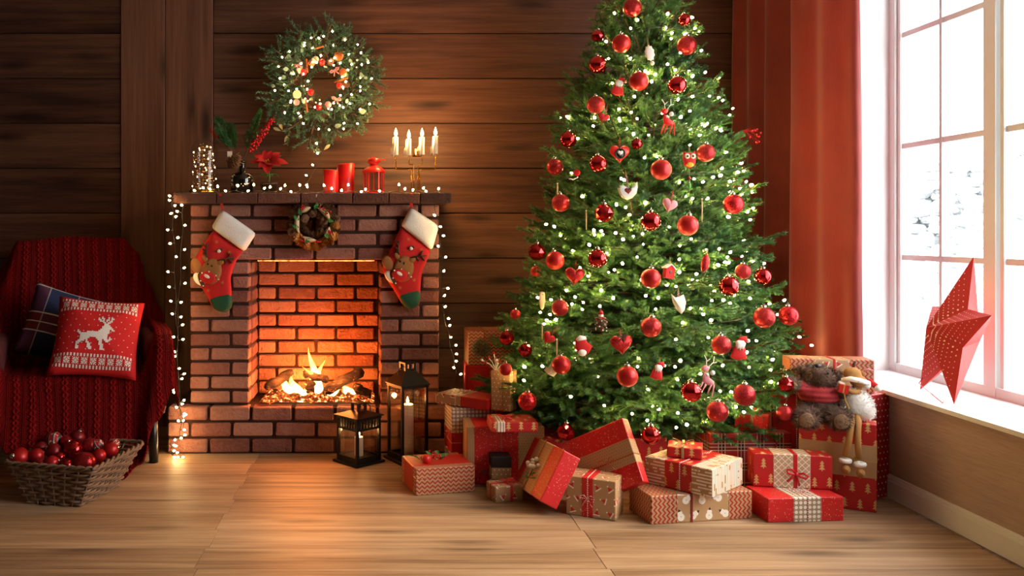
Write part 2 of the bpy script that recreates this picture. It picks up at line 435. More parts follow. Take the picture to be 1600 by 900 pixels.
M['sparkle'] = paper('speckled_red_wrap', f_sparkle(RED, lin('#e9b79a'))); M['dots'] = paper('white_dotted_red_wrap', f_dots(DRED, WHITE_, .026, .15))
M['trees'] = paper('gold_tree_red_wrap', f_trees(lin('#b5161a'), GOLD_)); M['brush'] = paper('white_brush_stripe_wrap', f_brush(False)); M['brush_v'] = paper('upright_brush_stripe_wrap', f_brush(True))
M['lattice'] = paper('white_lattice_kraft_wrap', f_lattice); M['grid'] = paper('white_spot_grid_wrap', f_dots(lin('#a98c70'), WHITE_, .0185, .37, False))
M['hats'] = paper('hat_print_kraft_wrap', f_hats); M['snow'] = paper('snowman_print_kraft_wrap', f_snow); M['plaid'] = paper('red_plaid_wrap', f_plaid)
M['specks'] = paper('speckled_kraft_wrap', f_specks); M['kraft_dots'] = paper('white_dot_kraft_wrap', f_dots(KRAFT, WHITE_, .02, .14))
M['red_paper'] = paper('plain_red_wrap', lambda m, u, v: m.mix(m.noise(m.vec(u, v), 20), lin('#c21a18'), lin('#b01216')))
M['kraft'] = paper('plain_kraft_wrap', lambda m, u, v: m.mix(m.noise(m.vec(u*30, v), 10), lin('#ab845a'), lin('#bb966c')))
def stripe_twine(name, a, b):
    m = Mat(name); x, y, z = m.xyz(); m.col(m.mix(((x+y*.7+z)*110).fr().lt(.5), lin(a), lin(b))).p(rough=.8); return m.m
M['candy'] = stripe_twine('red_white_twine', '#c21a1c', '#f4ede4'); M['bwtwine'] = stripe_twine('black_gold_twine', '#15110e', '#b79a68'); M['redgold'] = stripe_twine('red_gold_twine', '#a81818', '#a87a3c')
def curtain_mat():
    m = Mat('red_velvet_curtain'); c = m.co('Object', False, (30, 30, 3)); a = m.noise(c, 4, 4); c2 = m.co('Object', False); b = m.noise(c2, 6, 3)
    cc = m.ramp((a*.5+b*.5).cl(), [(.3, lin('#741e1a')), (.7, lin('#93302a'))]); m.col(cc).p(rough=.75, sheen=.5).bump(a, .3, .003)
    t = m.n('BsdfTranslucent'); t.inputs[0].default_value = (*lin('#c24a42'), 1); ms = m.n('MixShader'); ms.inputs[0].default_value = .28
    m.ln(m.b.outputs[0], ms.inputs[1]); m.ln(t.outputs[0], ms.inputs[2]); m.ln(ms.outputs[0], m.out.inputs[0]); return m.m
M['curtain'] = curtain_mat()
def star_paper():
    m = Mat('red_star_paper'); m.col(m.mix(m.noise(m.co(), 30, 3), lin('#a31a18'), lin('#b82420'))).p(rough=.6)
    t = m.n('BsdfTranslucent'); t.inputs[0].default_value = (*lin('#d84a42'), 1); ms = m.n('MixShader'); ms.inputs[0].default_value = .22
    m.ln(m.b.outputs[0], ms.inputs[1]); m.ln(t.outputs[0], ms.inputs[2]); m.ln(ms.outputs[0], m.out.inputs[0]); return m.m
M['star'] = star_paper()
def knit(name, c, per=.075):
    m = Mat(name); u, v = m.uv(); c = lin(c)
    q = (u/per).fr(); ph = (v/.06)*2*PI; off = ph.sin()*.13
    s1 = 1.0-((q-.35-off).ab()/.13).cl(); s2 = 1.0-((q-.35+off).ab()/.13).cl()
    rib = 1.0-((q-.82).ab()/.05).cl(); rib2 = 1.0-((q-.92).ab()/.04).cl()
    st = ((v*480).sin()*(u*480).sin())*.12+m.noise(m.vec(u, v), 350, 2)*.2
    h = (s1.mx(s2)).mx(rib.mx(rib2)).pw(.6)+st
    m.col(m.mix((h*.8).cl(), tuple(k*.45 for k in c), c)).p(rough=.9, spec=.1).bump(h, 1.0, .012); return m.m
M['throw'] = knit('red_cable_knit', '#8c0f0e')
M['cushion_knit'] = plain('red_knit', '#cf1616', .85, var=.1, scale=240, bump=.4)
M['white_knit'] = plain('white_knit_yarn', '#f1e6dc', .9, var=.06, scale=240, bump=.3)
def tartan():
    m = Mat('navy_tartan'); x, y, z = m.xyz(); r = ((x+.04)/.24).fr(); q = ((z+.14)/.24).fr()
    b1 = (r-.5).ab().lt(.2); b2 = (q-.5).ab().lt(.2); w1 = ((r-.3).ab().lt(.012)).mx((r-.7).ab().lt(.012)); w2 = ((q-.3).ab().lt(.014)).mx((q-.5).ab().lt(.012)).mx((q-.7).ab().lt(.014))
    m.col(m.mix((w1*.5).mx(w2), m.mix((b1+b2*1.2)*.45, lin('#1c2b52'), lin('#6a1420')), lin('#c9c6c6'))).p(rough=.9); return m.m
M['tartan'] = tartan()
M['snow'+'_ground'] = plain('snow', '#e9edf2', .9, var=.03)
M['snow_tree'] = plain('frosted_branches', '#a4abae', .9, var=.2, scale=4)
# ------------------------------------------------------------------ the room
XL, XR, YB, YF, ZC = -3.2, 2.217, 5.1, -1.4, 2.75
def struct(name, mb, mat, parent=None): o = mb.build(name, mat, parent); return tag(o, kind='structure')
fl = struct('floor', MB().box(((XL+XR)/2, 3.35, -.062), (XR-XL+.2, 3.6, .1)).box(((XL+XR)/2, .06, -.05), (XR-XL+.2, 2.98, .1)), M['floor_wood'])
_pc = {}
def plank_mesh(key, L, w_, t, mat, r=.0018):
    k = (key, round(L, 3), round(w_, 3))
    if k not in _pc: _pc[k] = rbox((L, w_, t), r, 1); _pc[k].materials.append(mat)
    return _pc[k]
rw = .1915; ys = [3.513+rw*k for k in range(-10, 9)]
for k, y0 in enumerate(ys):
    y1 = min(y0+rw, YB+.05); cuts = [XL-.1]+[-.63+1.405*i+(.0 if k % 2 else .012) for i in range(-1, 3)]+[XR+.05]
    cuts = sorted(c for c in cuts if XL-.11 <= c <= XR+.06)
    for a, b in zip(cuts, cuts[1:]):
        if b-a > .1: inst('floor_plank', plank_mesh('floor', b-a-.0015, y1-y0-.0015, .012, M['floor_wood'], .0012), fl, ((a+b)/2, (y0+y1)/2, -.006))
wb = struct('wall_back', MB().box(((XL+XR)/2, YB+.06, ZC/2), (XR-XL+.8, .09, ZC)), M['gap'])
pz = .2656; z0 = 2.322-pz*9
zs = [z0+pz*k for k in range(0, 12)]
xa, xb, xc = -1.522, -1.262, -.978
for k in range(len(zs)-1):
    a, b = max(0.0, zs[k]), min(ZC, zs[k+1])
    if b-a < .02: continue
    for x0, x1 in ((XL, xa), (xc, XR+.02)):
        inst('wall_plank', plank_mesh('wall', x1-x0-.003, b-a-.005, .014, M['wall_wood'], .0025), wb, ((x0+x1)/2, YB+.007, (a+b)/2), (PI/2, 0, 0))
for x0, x1, d in ((xa, xb, .008), (xb, xc, .002)):
    inst('wall_board', plank_mesh('board', ZC-.002, x1-x0-.003, .022, M['wall_wood'], .003), wb, ((x0+x1)/2, YB+.004-d*.3, ZC/2), (0, PI/2, PI/2))
struct('wall_left', MB().box((XL-.06, (YB+YF)/2, ZC/2), (.1, YB-YF+.2, ZC)), M['warmwall'])
struct('wall_rear', MB().box(((XL+XR)/2, YF-.06, ZC/2), (XR-XL+.2, .1, ZC)), M['warmwall'])
struct('ceiling', MB().box(((XL+XR)/2+.2, (YB+YF)/2, ZC+.05), (XR-XL+.9, YB-YF+.4, .1)), M['ceiling'])
# right wall with the window opening
WY0, WY1, WZ0, WZ1, WD = 1.25, 4.31, .445, 2.6, .40
mr = MB()
mr.box((XR+WD/2, (YB+YF)/2, WZ0/2), (WD, YB-YF+.1, WZ0))
mr.box((XR+WD/2, (YB+YF)/2, (WZ1+ZC)/2), (WD, YB-YF+.1, ZC-WZ1))
mr.box((XR+WD/2, (WY1+YB)/2+.04, (WZ0+WZ1)/2), (WD, YB-WY1+.08, WZ1-WZ0))
mr.box((XR+WD/2, (WY0+YF)/2-.04, (WZ0+WZ1)/2), (WD, WY0-YF+.08, WZ1-WZ0))
wr = struct('wall_right', mr, M['wallpaper'])
struct('trim_1', MB().box((XR+WD/2-.012, (WY0+WY1)/2, WZ0+.008), (WD+.03, WY1-WY0+.06, .018)), M['white'])      # window sill
tj = MB()
tj.box((XR+WD/2, WY1-.006, (WZ0+WZ1)/2), (WD, .012, WZ1-WZ0)); tj.box((XR+WD/2, WY0+.006, (WZ0+WZ1)/2), (WD, .012, WZ1-WZ0)); tj.box((XR+WD/2, (WY0+WY1)/2, WZ1-.006), (WD, WY1-WY0, .012))
struct('trim_2', tj, M['white'])                                                                                  # window reveal
bb = MB()
for z0_, z1_, t in ((0, .075, .016), (.075, .088, .012), (.088, .098, .008)):
    bb.box((XR-t/2, (YB+YF)/2, (z0_+z1_)/2), (t, YB-YF, z1_-z0_))
struct('baseboard_right', bb, M['white'])
# window: four sashes, each a frame with 2 columns of panes
wx = 2.575
win = tag(bpy.data.objects.new('window_1', None), kind='structure'); COL.objects.link(win); win.location = (wx, 0, 0)
fm = MB(); fm.box((0, (WY0+WY1)/2, WZ0+.035), (.07, WY1-WY0, .05)); fm.box((0, (WY0+WY1)/2, WZ1-.03), (.07, WY1-WY0, .06))
post = [4.31, 3.585, 2.82, 2.055, 1.25]
for i, y in enumerate(post): fm.box((0, y-(.03 if i == 0 else -.03 if i == 4 else 0), (WZ0+WZ1)/2), (.075, .06 if i in (0, 4) else .055, WZ1-WZ0))
fm.build('window_frame', M['white'], win)
zrow = [.52, 1.024, 1.567, 2.11, 2.56]
for i in range(4):
    ya, yb_ = post[i]-(.075 if i == 0 else .05), post[i+1]+(.05 if i < 3 else .06); ym = (ya+yb_)/2
    sm = MB()
    for y in (ya, yb_): sm.box((0, y, (.5+2.56)/2), (.05, .022, 2.06))
    sm.build('sash', M['white'], win)
    mm = MB().box((0, ym, 1.53), (.035, .02, 2.06)); mm.build('muntin', M['white'], win)
    for z in zrow[1:4]: MB().box((0, ym, z), (.030, ya-yb_, .026)).build('muntin', M['white'], win)
    for z0_, z1_ in zip(zrow, zrow[1:]):
        for a, b in ((yb_+.011, ym-.01), (ym+.01, ya-.011)):
            inst('pane', plank_mesh('pane', .004, b-a, z1_-z0_-.026, M['glass'], 0) if False else rbox((.004, b-a, z1_-z0_-.026), 0), win, (.005, (a+b)/2, (z0_+z1_)/2)).data.materials.append(M['glass'])
# curtain: heavy pleats beside the window
def curtain():
    pts = []; n = 120; ks = [(2.05, 5.03), (2.10, 4.93), (2.06, 4.82), (2.13, 4.74), (2.075, 4.64), (2.15, 4.55), (2.185, 4.49), (2.15, 4.40), (2.075, 4.36), (2.085, 4.27), (2.11, 4.17), (2.095, 4.06), (2.125, 3.97), (2.145, 3.895), (2.168, 3.885)]
    def cr(p0, p1, p2, p3, t): return .5*((2*p1)+(-p0+p2)*t+(2*p0-5*p1+4*p2-p3)*t*t+(-p0+3*p1-3*p2+p3)*t**3)
    for i in range(len(ks)-1):
        q = [Vector(ks[max(0, min(len(ks)-1, i+d))]) for d in (-1, 0, 1, 2)]
        for s in range(8): pts.append(cr(*q, s/8))
    pts.append(Vector(ks[-1])); mb = MB(); nz = 60; v = []; f = []; N = len(pts)
    for j in range(nz+1):
        z = .012+(2.66-.012)*j/nz; k = 1-.25*j/nz
        for i, p in enumerate(pts):
            wob = .012*noise.noise(Vector((i*.12, z*1.6, 3)))*(1.4-j/nz)
            sp = (4.45-p.y)*.015*(1-j/nz)
            v.append((min(2.19, 2.12+(p.x-2.12)*(.8+.3*(1-j/nz))+wob), p.y-sp+wob, z))
    for j in range(nz):
        for i in range(N-1): f.append((j*N+i, j*N+i+1, (j+1)*N+i+1, (j+1)*N+i))
    mb.add(v, f); o = mb.build('curtain', M['curtain'], smooth=True); md = o.modifiers.new('thick', 'SOLIDIFY'); md.thickness = .003
    tag(o, 'long red velvet curtain with deep pleats beside the window', 'curtain')
    r = thing('curtain_rod', 'dark curtain rod above the window opening', 'curtain rod', (2.13, 0, 2.69))
    MB().tube([(0, 1.0, 0), (0, 5.06, 0)], .014, 10).build('pole', M['black_metal'], r); MB().ball((0, 1.0, 0), .026).build('finial', M['black_metal'], r)
    for y in (1.3, 4.9): MB().box((.045, y, 0), (.09, .02, .02)).build('bracket', M['black_metal'], r)
curtain()
# winter garden outside
gd = MB(); v = []; f = []
for j in range(20):
    for i in range(20):
        x, y = 2.8+i*2.2, -6+j*2.2; v.append((x, y, -.9+.25*noise.noise(Vector((x*.3, y*.3, 0)))))
for j in range(19):
    for i in range(19): f.append((j*20+i, j*20+i+1, (j+1)*20+i+1, (j+1)*20+i))
struct('garden_ground', gd.add(v, f), M['snow_ground'])
def frosty(x, y, h, sd, lb):
    rr = random.Random(sd); t = thing('snowy_tree', '', 'tree', (x, y, -.9), group='frosted trees outside the window')
    t['label'] = lb
    MB().tube([(0, 0, 0), (.05, 0, h*.5), (0, .03, h)], [.09, .06, .01], 7).build('trunk', M['snow_tree'], t)
    m = MB()
    for k in range(260):
        z = h*(.18+.8*rr.random()); r = (h-z)*.34+.15; a = rr.random()*2*PI; q = r*math.sqrt(rr.random()); s = .07+.11*rr.random()
        m.ball((q*math.cos(a), q*math.sin(a), z), s, 6, sc=(1, 1, .55))
    m.build('crown', M['snow_tree'], t)
for i, (x, y, h, lb) in enumerate([(9.1, 14.0, 3.3, 'pale frosted tree outside, left of the paper star point'), (12.0, 17.6, 3.6, 'pale frosted tree outside, behind the paper star'), (11.4, 15.0, 4.3, 'taller frosted tree outside, right of the thick window post')]): frosty(x, y, h, i, lb)
# ------------------------------------------------------------------ brick fireplace
FY = 4.5
fp = thing('brick_fireplace', 'red brick fireplace with dark mantel shelf and lit square firebox', 'fireplace', (0, 0, 0))
core = MB()
core.box((-.83, 4.80, .773), (.30, .575, 1.046)); core.box((.16, 4.80, .773), (.30, .575, 1.046)); core.box((-.335, 4.80, 1.15), (.70, .575, .292))
core.box((-.335, 4.945, .62), (.72, .29, .76)); core.box((-.34, 4.785, .119), (1.50, .60, .238))
core.build('mortar_core', M['mortar'], fp)
_bm = {}
def brick_mesh(L, H, D, mat, var):
    k = (round(L, 3), round(H, 3), round(D, 3), mat, var)
    if k in _bm: return _bm[k]
    b = bmesh.new(); bmesh.ops.create_cube(b, size=1)
    for v in b.verts: v.co = Vector((v.co.x*L, v.co.y*D, v.co.z*H))
    bmesh.ops.bevel(b, geom=b.edges[:], offset=.006, segments=1, affect='EDGES')
    for v in b.verts:
        n = noise.noise_vector(v.co*23+Vector((var*7.3, L*50, 0))); v.co += n*.0035
    me = bpy.data.meshes.new('brick'); b.to_mesh(me); b.free(); me.materials.append(M[mat]); _bm[k] = me; return me
rb = random.Random(5)
def brick(x, y, z, L, H, D, mat='brick', rz=0.0):
    o = inst('brick', brick_mesh(L, H, D, mat, rb.randrange(3)), fp, (x, y, z), (0, 0, rz+rb.choice((0, PI))))
    o.rotation_euler.x = rb.uniform(-.008, .008); o.rotation_euler.y = rb.uniform(-.006, .006); return o
BP, J, RP = .2183, .0165, .0748; BH = RP-.0155
def course(a, b, off):                  # brick spans between a and b in running bond
    out = []; x = a-off
    while x < b-.012:
        p, q = max(a, x), min(b, x+BP)
        if q-p > .03: out.append((p+J/2, q-J/2))
        x += BP
    return out
for r in range(14):
    z = .25+RP*(r+.5); off = 0 if r % 2 == 0 else BP/2
    spans = course(-.99, .32, off) if r >= 10 else course(-.99, -.67, off)+course(0, .32, off)
    for p, q in spans:
        if r >= 10 and rb.random() < 0: continue
        brick((p+q)/2, FY+.045+rb.uniform(-.003, .003), z, q-p+.001, BH, .09)
    for sx in (-.99, .32):              # outer flanks
        for p, q in course(4.595, 5.09, BP/2-off): brick(sx+(.02 if sx < 0 else -.02), (p+q)/2, z, .04, BH, q-p)
    if r < 10:
        for sx in (-.67, 0.0):          # firebox cheeks
            for p, q in course(4.592, 4.79, off): brick(sx+(-.02 if sx < -.1 else .02), (p+q)/2, z, .04, BH, q-p)
        for p, q in course(-.675, .005, BP*.5 if r % 2 else 0.0): brick((p+q)/2, 4.80+rb.uniform(-.003, .004), z, q-p, BH+.002, .04, 'rough_brick')
for r in range(3):
    HR = .0833; z = HR*(r+.5)
    for p, q in course(-1.10, .42, (0, BP*.45, 0)[r]): brick((p+q)/2, 4.515, z, q-p, HR-.015, .09)
# mantel
MB().box((-.34, 4.76, 1.321), (1.39, .66, .05)).build('mantel_core', M['mantel'], fp)
xs = [-1.05, -.83, -.62, -.40, -.135, .05, .21, .372]
for a, b in zip(xs, xs[1:]):
    me = rbox((b-a-.004, .05, .052), .004, 1); me.materials.append(M['mantel']); inst('mantel_tile', me, fp, ((a+b)/2, 4.43, 1.3225))
    me = rbox((b-a-.004, .60, .012), .003, 1); me.materials.append(M['mantel']); inst('mantel_tile', me, fp, ((a+b)/2, 4.76, 1.3425))
MZ = 1.349                               # mantel top
# fire: ember bed, logs, flames
def ember_mat():
    m = Mat('glowing_embers'); c = m.co('Object', False); a = m.noise(c, 38, 5, .7); b = m.voro(c, 55)
    h = ((a-.46)*5.5).cl(); m.col(m.mix(h, lin('#140a07'), lin('#5a2a1a'))).p(rough=.95)
    m.emc(m.ramp(h, [(.0, (.25, .01, .0)), (.45, (1, .10, .01)), (.8, (1, .38, .08)), (1, (1, .8, .45))])).p(emit=h*h*4.5+.1).bump(b, .8, .01); return m.m
def log_mat():
    m = Mat('charred_log'); c = m.co('Object', False, (14, 60, 60)); a = m.noise(c, 1.0, 4, .65); x, y, z = m.xyz('Generated')
    g = m.noise(m.co('Object', True), 14, 4); hot = ((a-.58)*6).cl()*((g-.5)*5).cl()
    m.col(m.ramp(a, [(.3, lin('#0c0807')), (.55, lin('#2c1a12')), (.8, lin('#5d4032'))])).p(rough=.9)
    m.emc((1, .16, .02)).p(emit=hot*14).bump(a, 1.0, .012); return m.m
M['ember'], M['log'] = ember_mat(), log_mat()
def flame_mat():
    m = Mat('fire_flame'); x, y, z = m.xyz('Generated'); n = m.noise(m.co('Object', False, (1, 1, .5)), 16, 3)
    m.col((0, 0, 0)).emc(m.ramp(z, [(0, (1, .75, .25)), (.45, (1, .5, .08)), (1, (1, .22, .02))])).p(emit=26, rough=1)
    t = m.n('BsdfTransparent'); ms = m.n('MixShader'); lw = m.n('LayerWeight'); lw.inputs[0].default_value = .45
    fac = (X(m.nt, lw.outputs['Facing'])*-1+.95)*(1.0-z*.75)*((n-.22)*2.4).cl()
    m.ln(fac.cl(), ms.inputs[0]); m.ln(t.outputs[0], ms.inputs[1]); m.ln(m.b.outputs[0], ms.inputs[2]); m.ln(ms.outputs[0], m.out.inputs[0]); return m.m
M['fire_flame'] = flame_mat()
em = MB(); v = []; f = []
for j in range(14):
    for i in range(60):
        x, y = -.625+.60*i/59, 4.505+.255*j/13; e = min(1, min(i, 59-i)/4, min(j, 13-j)/2+.2)
        v.append((x, y, .256+.045*e*(.5+noise.noise(Vector((x*22, y*22, 1))))+.012*noise.noise(Vector((x*70, y*70, 4)))*e))
for j in range(13):
    for i in range(59): f.append((j*60+i, j*60+i+1, (j+1)*60+i+1, (j+1)*60+i))
tag(em.add(v, f).build('ember_bed', M['ember'], smooth=True), 'bed of glowing orange embers on the firebox floor', 'embers', kind='stuff')
def logp(label, p, q, r, Y0, Y1, sd):
    a, b = W(*p, Y0), W(*q, Y1); t = thing('fire_log', label, 'log', a, group='logs burning in the firebox'); d = b-a; path = []; R = []; n = 14
    side = d.orthogonal().normalized()
    for i in range(n):
        u = i/(n-1); k = noise.noise(Vector((u*3, sd, 0))); path.append(d*u+side*k*.012); R.append(r*(.85+.3*noise.noise(Vector((u*5, sd, 9))))*(.55 if i in (0, n-1) else 1))
    mb = MB().tube(path, R, 14)
    for i, c in enumerate(mb.v):
        c = Vector(c); mb.v[i] = tuple(c+noise.noise_vector(c*40+Vector((sd, 0, 0)))*.006)
    mb.build('bark', M['log'], t, smooth=True)
logp('charred log leaning at the left of the fire', (415, 607), (457, 580), .030, 4.60, 4.66, 1)
logp('charred log slanting at the right of the fire', (507, 612), (566, 579), .034, 4.58, 4.66, 2)
logp('short dark log lying across the middle flames', (474, 583), (513, 594), .024, 4.64, 4.62, 3)
logp('stubby log standing upright in the fire centre', (484, 617), (486, 592), .030, 4.62, 4.64, 4)
logp('burnt log end lying low at the far right of the fire', (552, 604), (580, 618), .030, 4.60, 4.60, 5)
def flame_mesh(h, r, sd, tw=.3, n=14, k=16):
    v = []; f = []
    for i in range(k+1):
        u = i/k; rr = r*(math.sin(PI*min(1, u*1.02)**.62) if u < 1 else 0)*(1-u*.35)+1e-5; ox = tw*r*math.sin(u*4+sd)*u*1.6; oy = tw*r*math.cos(u*3+sd*2)*u
        for j in range(n): v.append((ox+rr*math.cos(2*PI*j/n), oy+rr*.55*math.sin(2*PI*j/n), u*h))
    for i in range(k):
        for j in range(n): f.append((i*n+j, i*n+(j+1) % n, (i+1)*n+(j+1) % n, (i+1)*n+j))
    return MB().add(v, f)
ft = thing('fire', 'yellow orange flames licking up between the logs', 'fire', (-.35, 4.64, .265))
for i, (dx, dy, h, r) in enumerate([(-.02, 0, .17, .045), (-.09, .01, .11, .035), (.03, .03, .20, .03), (.10, 0, .09, .04), (.17, .01, .08, .035), (-.14, .02, .12, .03), (.22, 0, .07, .03), (-.05, -.03, .08, .03), (.0, .05, .26, .028)]):
    flame_mesh(h, r, i*1.7, .8).build('flame', M['fire_flame'], ft, smooth=True, loc=(dx, dy, 0))
for x, y, z, e, rad in ((-.36, 4.60, .42, 12, .07), (-.20, 4.58, .36, 6.5, .06), (-.52, 4.58, .36, 6, .06)):
    light('POINT', 'fire_light', (x, y, z), e, (1, .27, .05), shadow_soft_size=rad)
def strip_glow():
    m = Mat('lintel_strip_glow'); n = m.noise(m.co('Object', False), 55, 4); m.col((0, 0, 0)).emc((1, .36, .06)).p(emit=((n-.35)*4).cl()*15+1.5); return m.m  # patchy emission imitates light catching the lintel's rough lower brick edge
# warm strip tucked behind the lintel
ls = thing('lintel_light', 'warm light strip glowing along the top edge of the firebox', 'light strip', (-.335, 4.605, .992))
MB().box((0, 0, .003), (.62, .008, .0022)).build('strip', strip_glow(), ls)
# ------------------------------------------------------------------ shared greenery, cones, bulbs
def raw(name, v, f, mats, mi=None, smooth_=False):
    me = bpy.data.meshes.new(name); me.from_pydata(v, [], f)
    for m in mats: me.materials.append(m)
    if mi: me.polygons.foreach_set('material_index', mi)
    if smooth_: smooth(me)
    me.update(); return me
def needles(v, f, path, step, ln, wd, rr, lean=.75, per=3, droop=0.0):
    for a, b in zip(path, path[1:]):
        d = b-a; L = d.length
        if L < 1e-6: continue
        d.normalize(); s1 = d.orthogonal().normalized(); s2 = d.cross(s1); n = max(1, int(L/step*per))
        for k in range(n):
            p = a+d*(L*rr.random()); th = rr.random()*2*PI; o = s1*math.cos(th)+s2*math.sin(th)
            dr = (d*lean+o).normalized()*ln*rr.uniform(.75, 1.15); sd = d.cross(o).normalized()*wd*.5; i = len(v)
            v += [tuple(p-sd), tuple(p+sd), tuple(p+dr+sd*.25), tuple(p+dr-sd*.25)] if False else [tuple(p-sd), tuple(p+sd), tuple(p+dr)]
            f.append((i, i+1, i+2))
def branch_mesh(name, L, sd, nmat, step=.004, ln=.0165, wd=.0050, start=.25, fan=.55, droop=.06, per=3, gap=.062):
    rr = random.Random(sd); v = []; f = []; mb = MB()
    main = [Vector((L*t, .02*L*math.sin(t*5+sd), -droop*L*math.sin(t*2.6)+.10*L*t*t)) for t in [i/12 for i in range(13)]]
    mb.tube(main, [.006*(1-.7*i/12)+.0012 for i in range(13)], 4, cap=False)
    needles(v, f, main[int(12*start):]+[main[-1]+(main[-1]-main[-2])*.1], step, ln, wd, rr, .8, per)
    x = L*start; side = 1
    while x < L*.96:
        t = x/L; i = min(11, int(t*12)); base = main[i].lerp(main[i+1], t*12-i); l = ((L-x)*fan+.045)*rr.uniform(.8, 1.15); l = min(l, .26)
        ang = rr.uniform(.65, 1.0); dz = rr.uniform(-.22, .30); d = Vector((math.cos(ang), side*math.sin(ang), dz)).normalized(); curl = Vector((.5, 0, .12))
        tw = [base+d*(l*q)+curl*(l*q*q*.35) for q in (0, .25, .5, .75, 1)]
        mb.tube(tw, [.0025, .002, .0018, .0015, .001], 3, cap=False); needles(v, f, tw, step, ln, wd, rr, .8, per)
        if l > .11:
            for q in (.35, .55, .75):
                b2 = base+d*(l*q)+curl*(l*q*q*.35); s2 = rr.choice((-1, 1)); dd = (d+Vector((-d.y, d.x, 0))*s2*.8+Vector((0, 0, rr.uniform(-.3, .3)))).normalized(); l2 = l*(1-q)*.75+.02
                t2 = [b2+dd*(l2*e) for e in (0, .5, 1)]; needles(v, f, t2, step, ln, wd, rr, .8, per)
        side = -side; x += gap*.5*rr.uniform(.8, 1.2)
    nf = len(f); n0 = len(v); v += mb.v; f += [tuple(i+n0 for i in q) for q in mb.f]
    return raw(name, v, f, [nmat, M['bark']], [0]*nf+[1]*(len(f)-nf))
SPRIG = [branch_mesh('sprig', .13, 40+i, M['wreath_needle'], .004, .015, .0052, .1, .5, .05, 3.6, .05) for i in range(4)]
def cone_mesh(mat, H=1.0, R=.42, n=64, w=.30):
    v = []; f = []
    for k in range(n):
        t = (k+.5)/n; z = H*(t-.5); r = R*math.sin(PI*min(1, .14+t*.84)**.8)*.8; a = k*2.39996; l = w*(1-.45*t)
        c = Vector((math.cos(a)*r, math.sin(a)*r, z)); o = Vector((math.cos(a), math.sin(a), .55)).normalized(); s = Vector((-math.sin(a), math.cos(a), 0))
        u = o.cross(s); i = len(v); b = c*.35+Vector((0, 0, z*.65))
        v += [tuple(b-s*l*.2), tuple(b+s*l*.2), tuple(c+s*l*.5), tuple(c+o*l*.7), tuple(c-s*l*.5), tuple(c+u*l*.14)]
        f += [(i, i+1, i+2, i+5), (i, i+5, i+4), (i+5, i+2, i+3), (i+5, i+3, i+4), (i, i+4, i+3, i+2, i+1)]
    mb = MB().ball((0, 0, 0), .5, 8, sc=(R*.9, R*.9, H*.85)); n0 = len(v); v += mb.v; f += [tuple(i+n0 for i in q) for q in mb.f]
    return raw('cone', v, f, [mat])
CONE = cone_mesh(M['cone']); GCONE = cone_mesh(M['gold_cone'])
def bulb_mesh(mat, r=.0062):
    return smooth(MB().lathe([(1e-6, r*1.7), (r*.55, r*1.45), (r, r*.5), (r, -r*.4), (r*.6, -r)], 8).build('tmp', mat).data)
def grab(o):                             # take the mesh of a temporary object
    me = o.data; bpy.data.objects.remove(o); return me
def mesh_of(mb, mat, sm=True):
    o = mb.build('tmp', mat, smooth=sm); return grab(o)
def cap_bulb(mat, r): return mesh_of(MB().lathe([(1e-6, r*1.7), (r*.6, r*1.4), (r, r*.5), (r, -r*.4), (r*.6, -r)], 8), mat)
BULB = cap_bulb(M['bulb'], .0048); TBULB = cap_bulb(M['tree_bulb'], .0056); SOCK = mesh_of(MB().tube([(0, 0, -.018), (0, 0, -.004)], .0036, 6), M['wire'])
BERRY = mesh_of(MB().ball((0, 0, 0), 1, 10), M['berry']); WBERRY = mesh_of(MB().ball((0, 0, 0), 1, 10), M['white_berry'])
def leaf_mb(L, wd, fold=.25, n=8, wave=0.0):
    v = []; f = []
    for i in range(n+1):
        t = i/n; ww = wd*math.sin(PI*t**.8)*(1+wave*math.sin(t*18)); z = .18*L*math.sin(t*2.2)
        v += [(t*L, -ww, z+fold*ww), (t*L, 0, z), (t*L, ww, z+fold*ww)]
    for i in range(n): f += [(i*3, i*3+3, i*3+4, i*3+1), (i*3+1, i*3+4, i*3+5, i*3+2)]
    return MB().add(v, f)
LEAF = mesh_of(leaf_mb(1, .28, .3, 8, .25), M['leaf']); EUCA = mesh_of(leaf_mb(1, .36, .1), M['euca']); PETAL = mesh_of(leaf_mb(1, .27, .3, 10, .08), M['red_felt'])
def string_lights(name, label, path, spots, bulb=BULB, r=.0016, strand=2, rnd=None):
    """wire along path; bulbs on short stalks at the given (index along path, offset) spots"""
    rr = rnd or random.Random(3); t = thing(name, label, 'string lights', path[0]); o = Vector(path[0]); P = [Vector(p)-o for p in path]
    MB().tube(P, r, 5).build('wire', M['wire'], t, smooth=True)
    for q, off in spots:
        i = min(len(P)-2, int(q)); b = P[i].lerp(P[i+1], q-i); off = Vector(off); e = b+off
        if off.length > .006: MB().tube([b, b+off*.5+Vector((0, 0, .001)), e-off.normalized()*.004], r*.9, 4).build('stalk', M['wire'], t)
        inst('bulb', bulb, t, e, aim(off if off.length > 1e-4 else (0, 0, 1)))
    return t
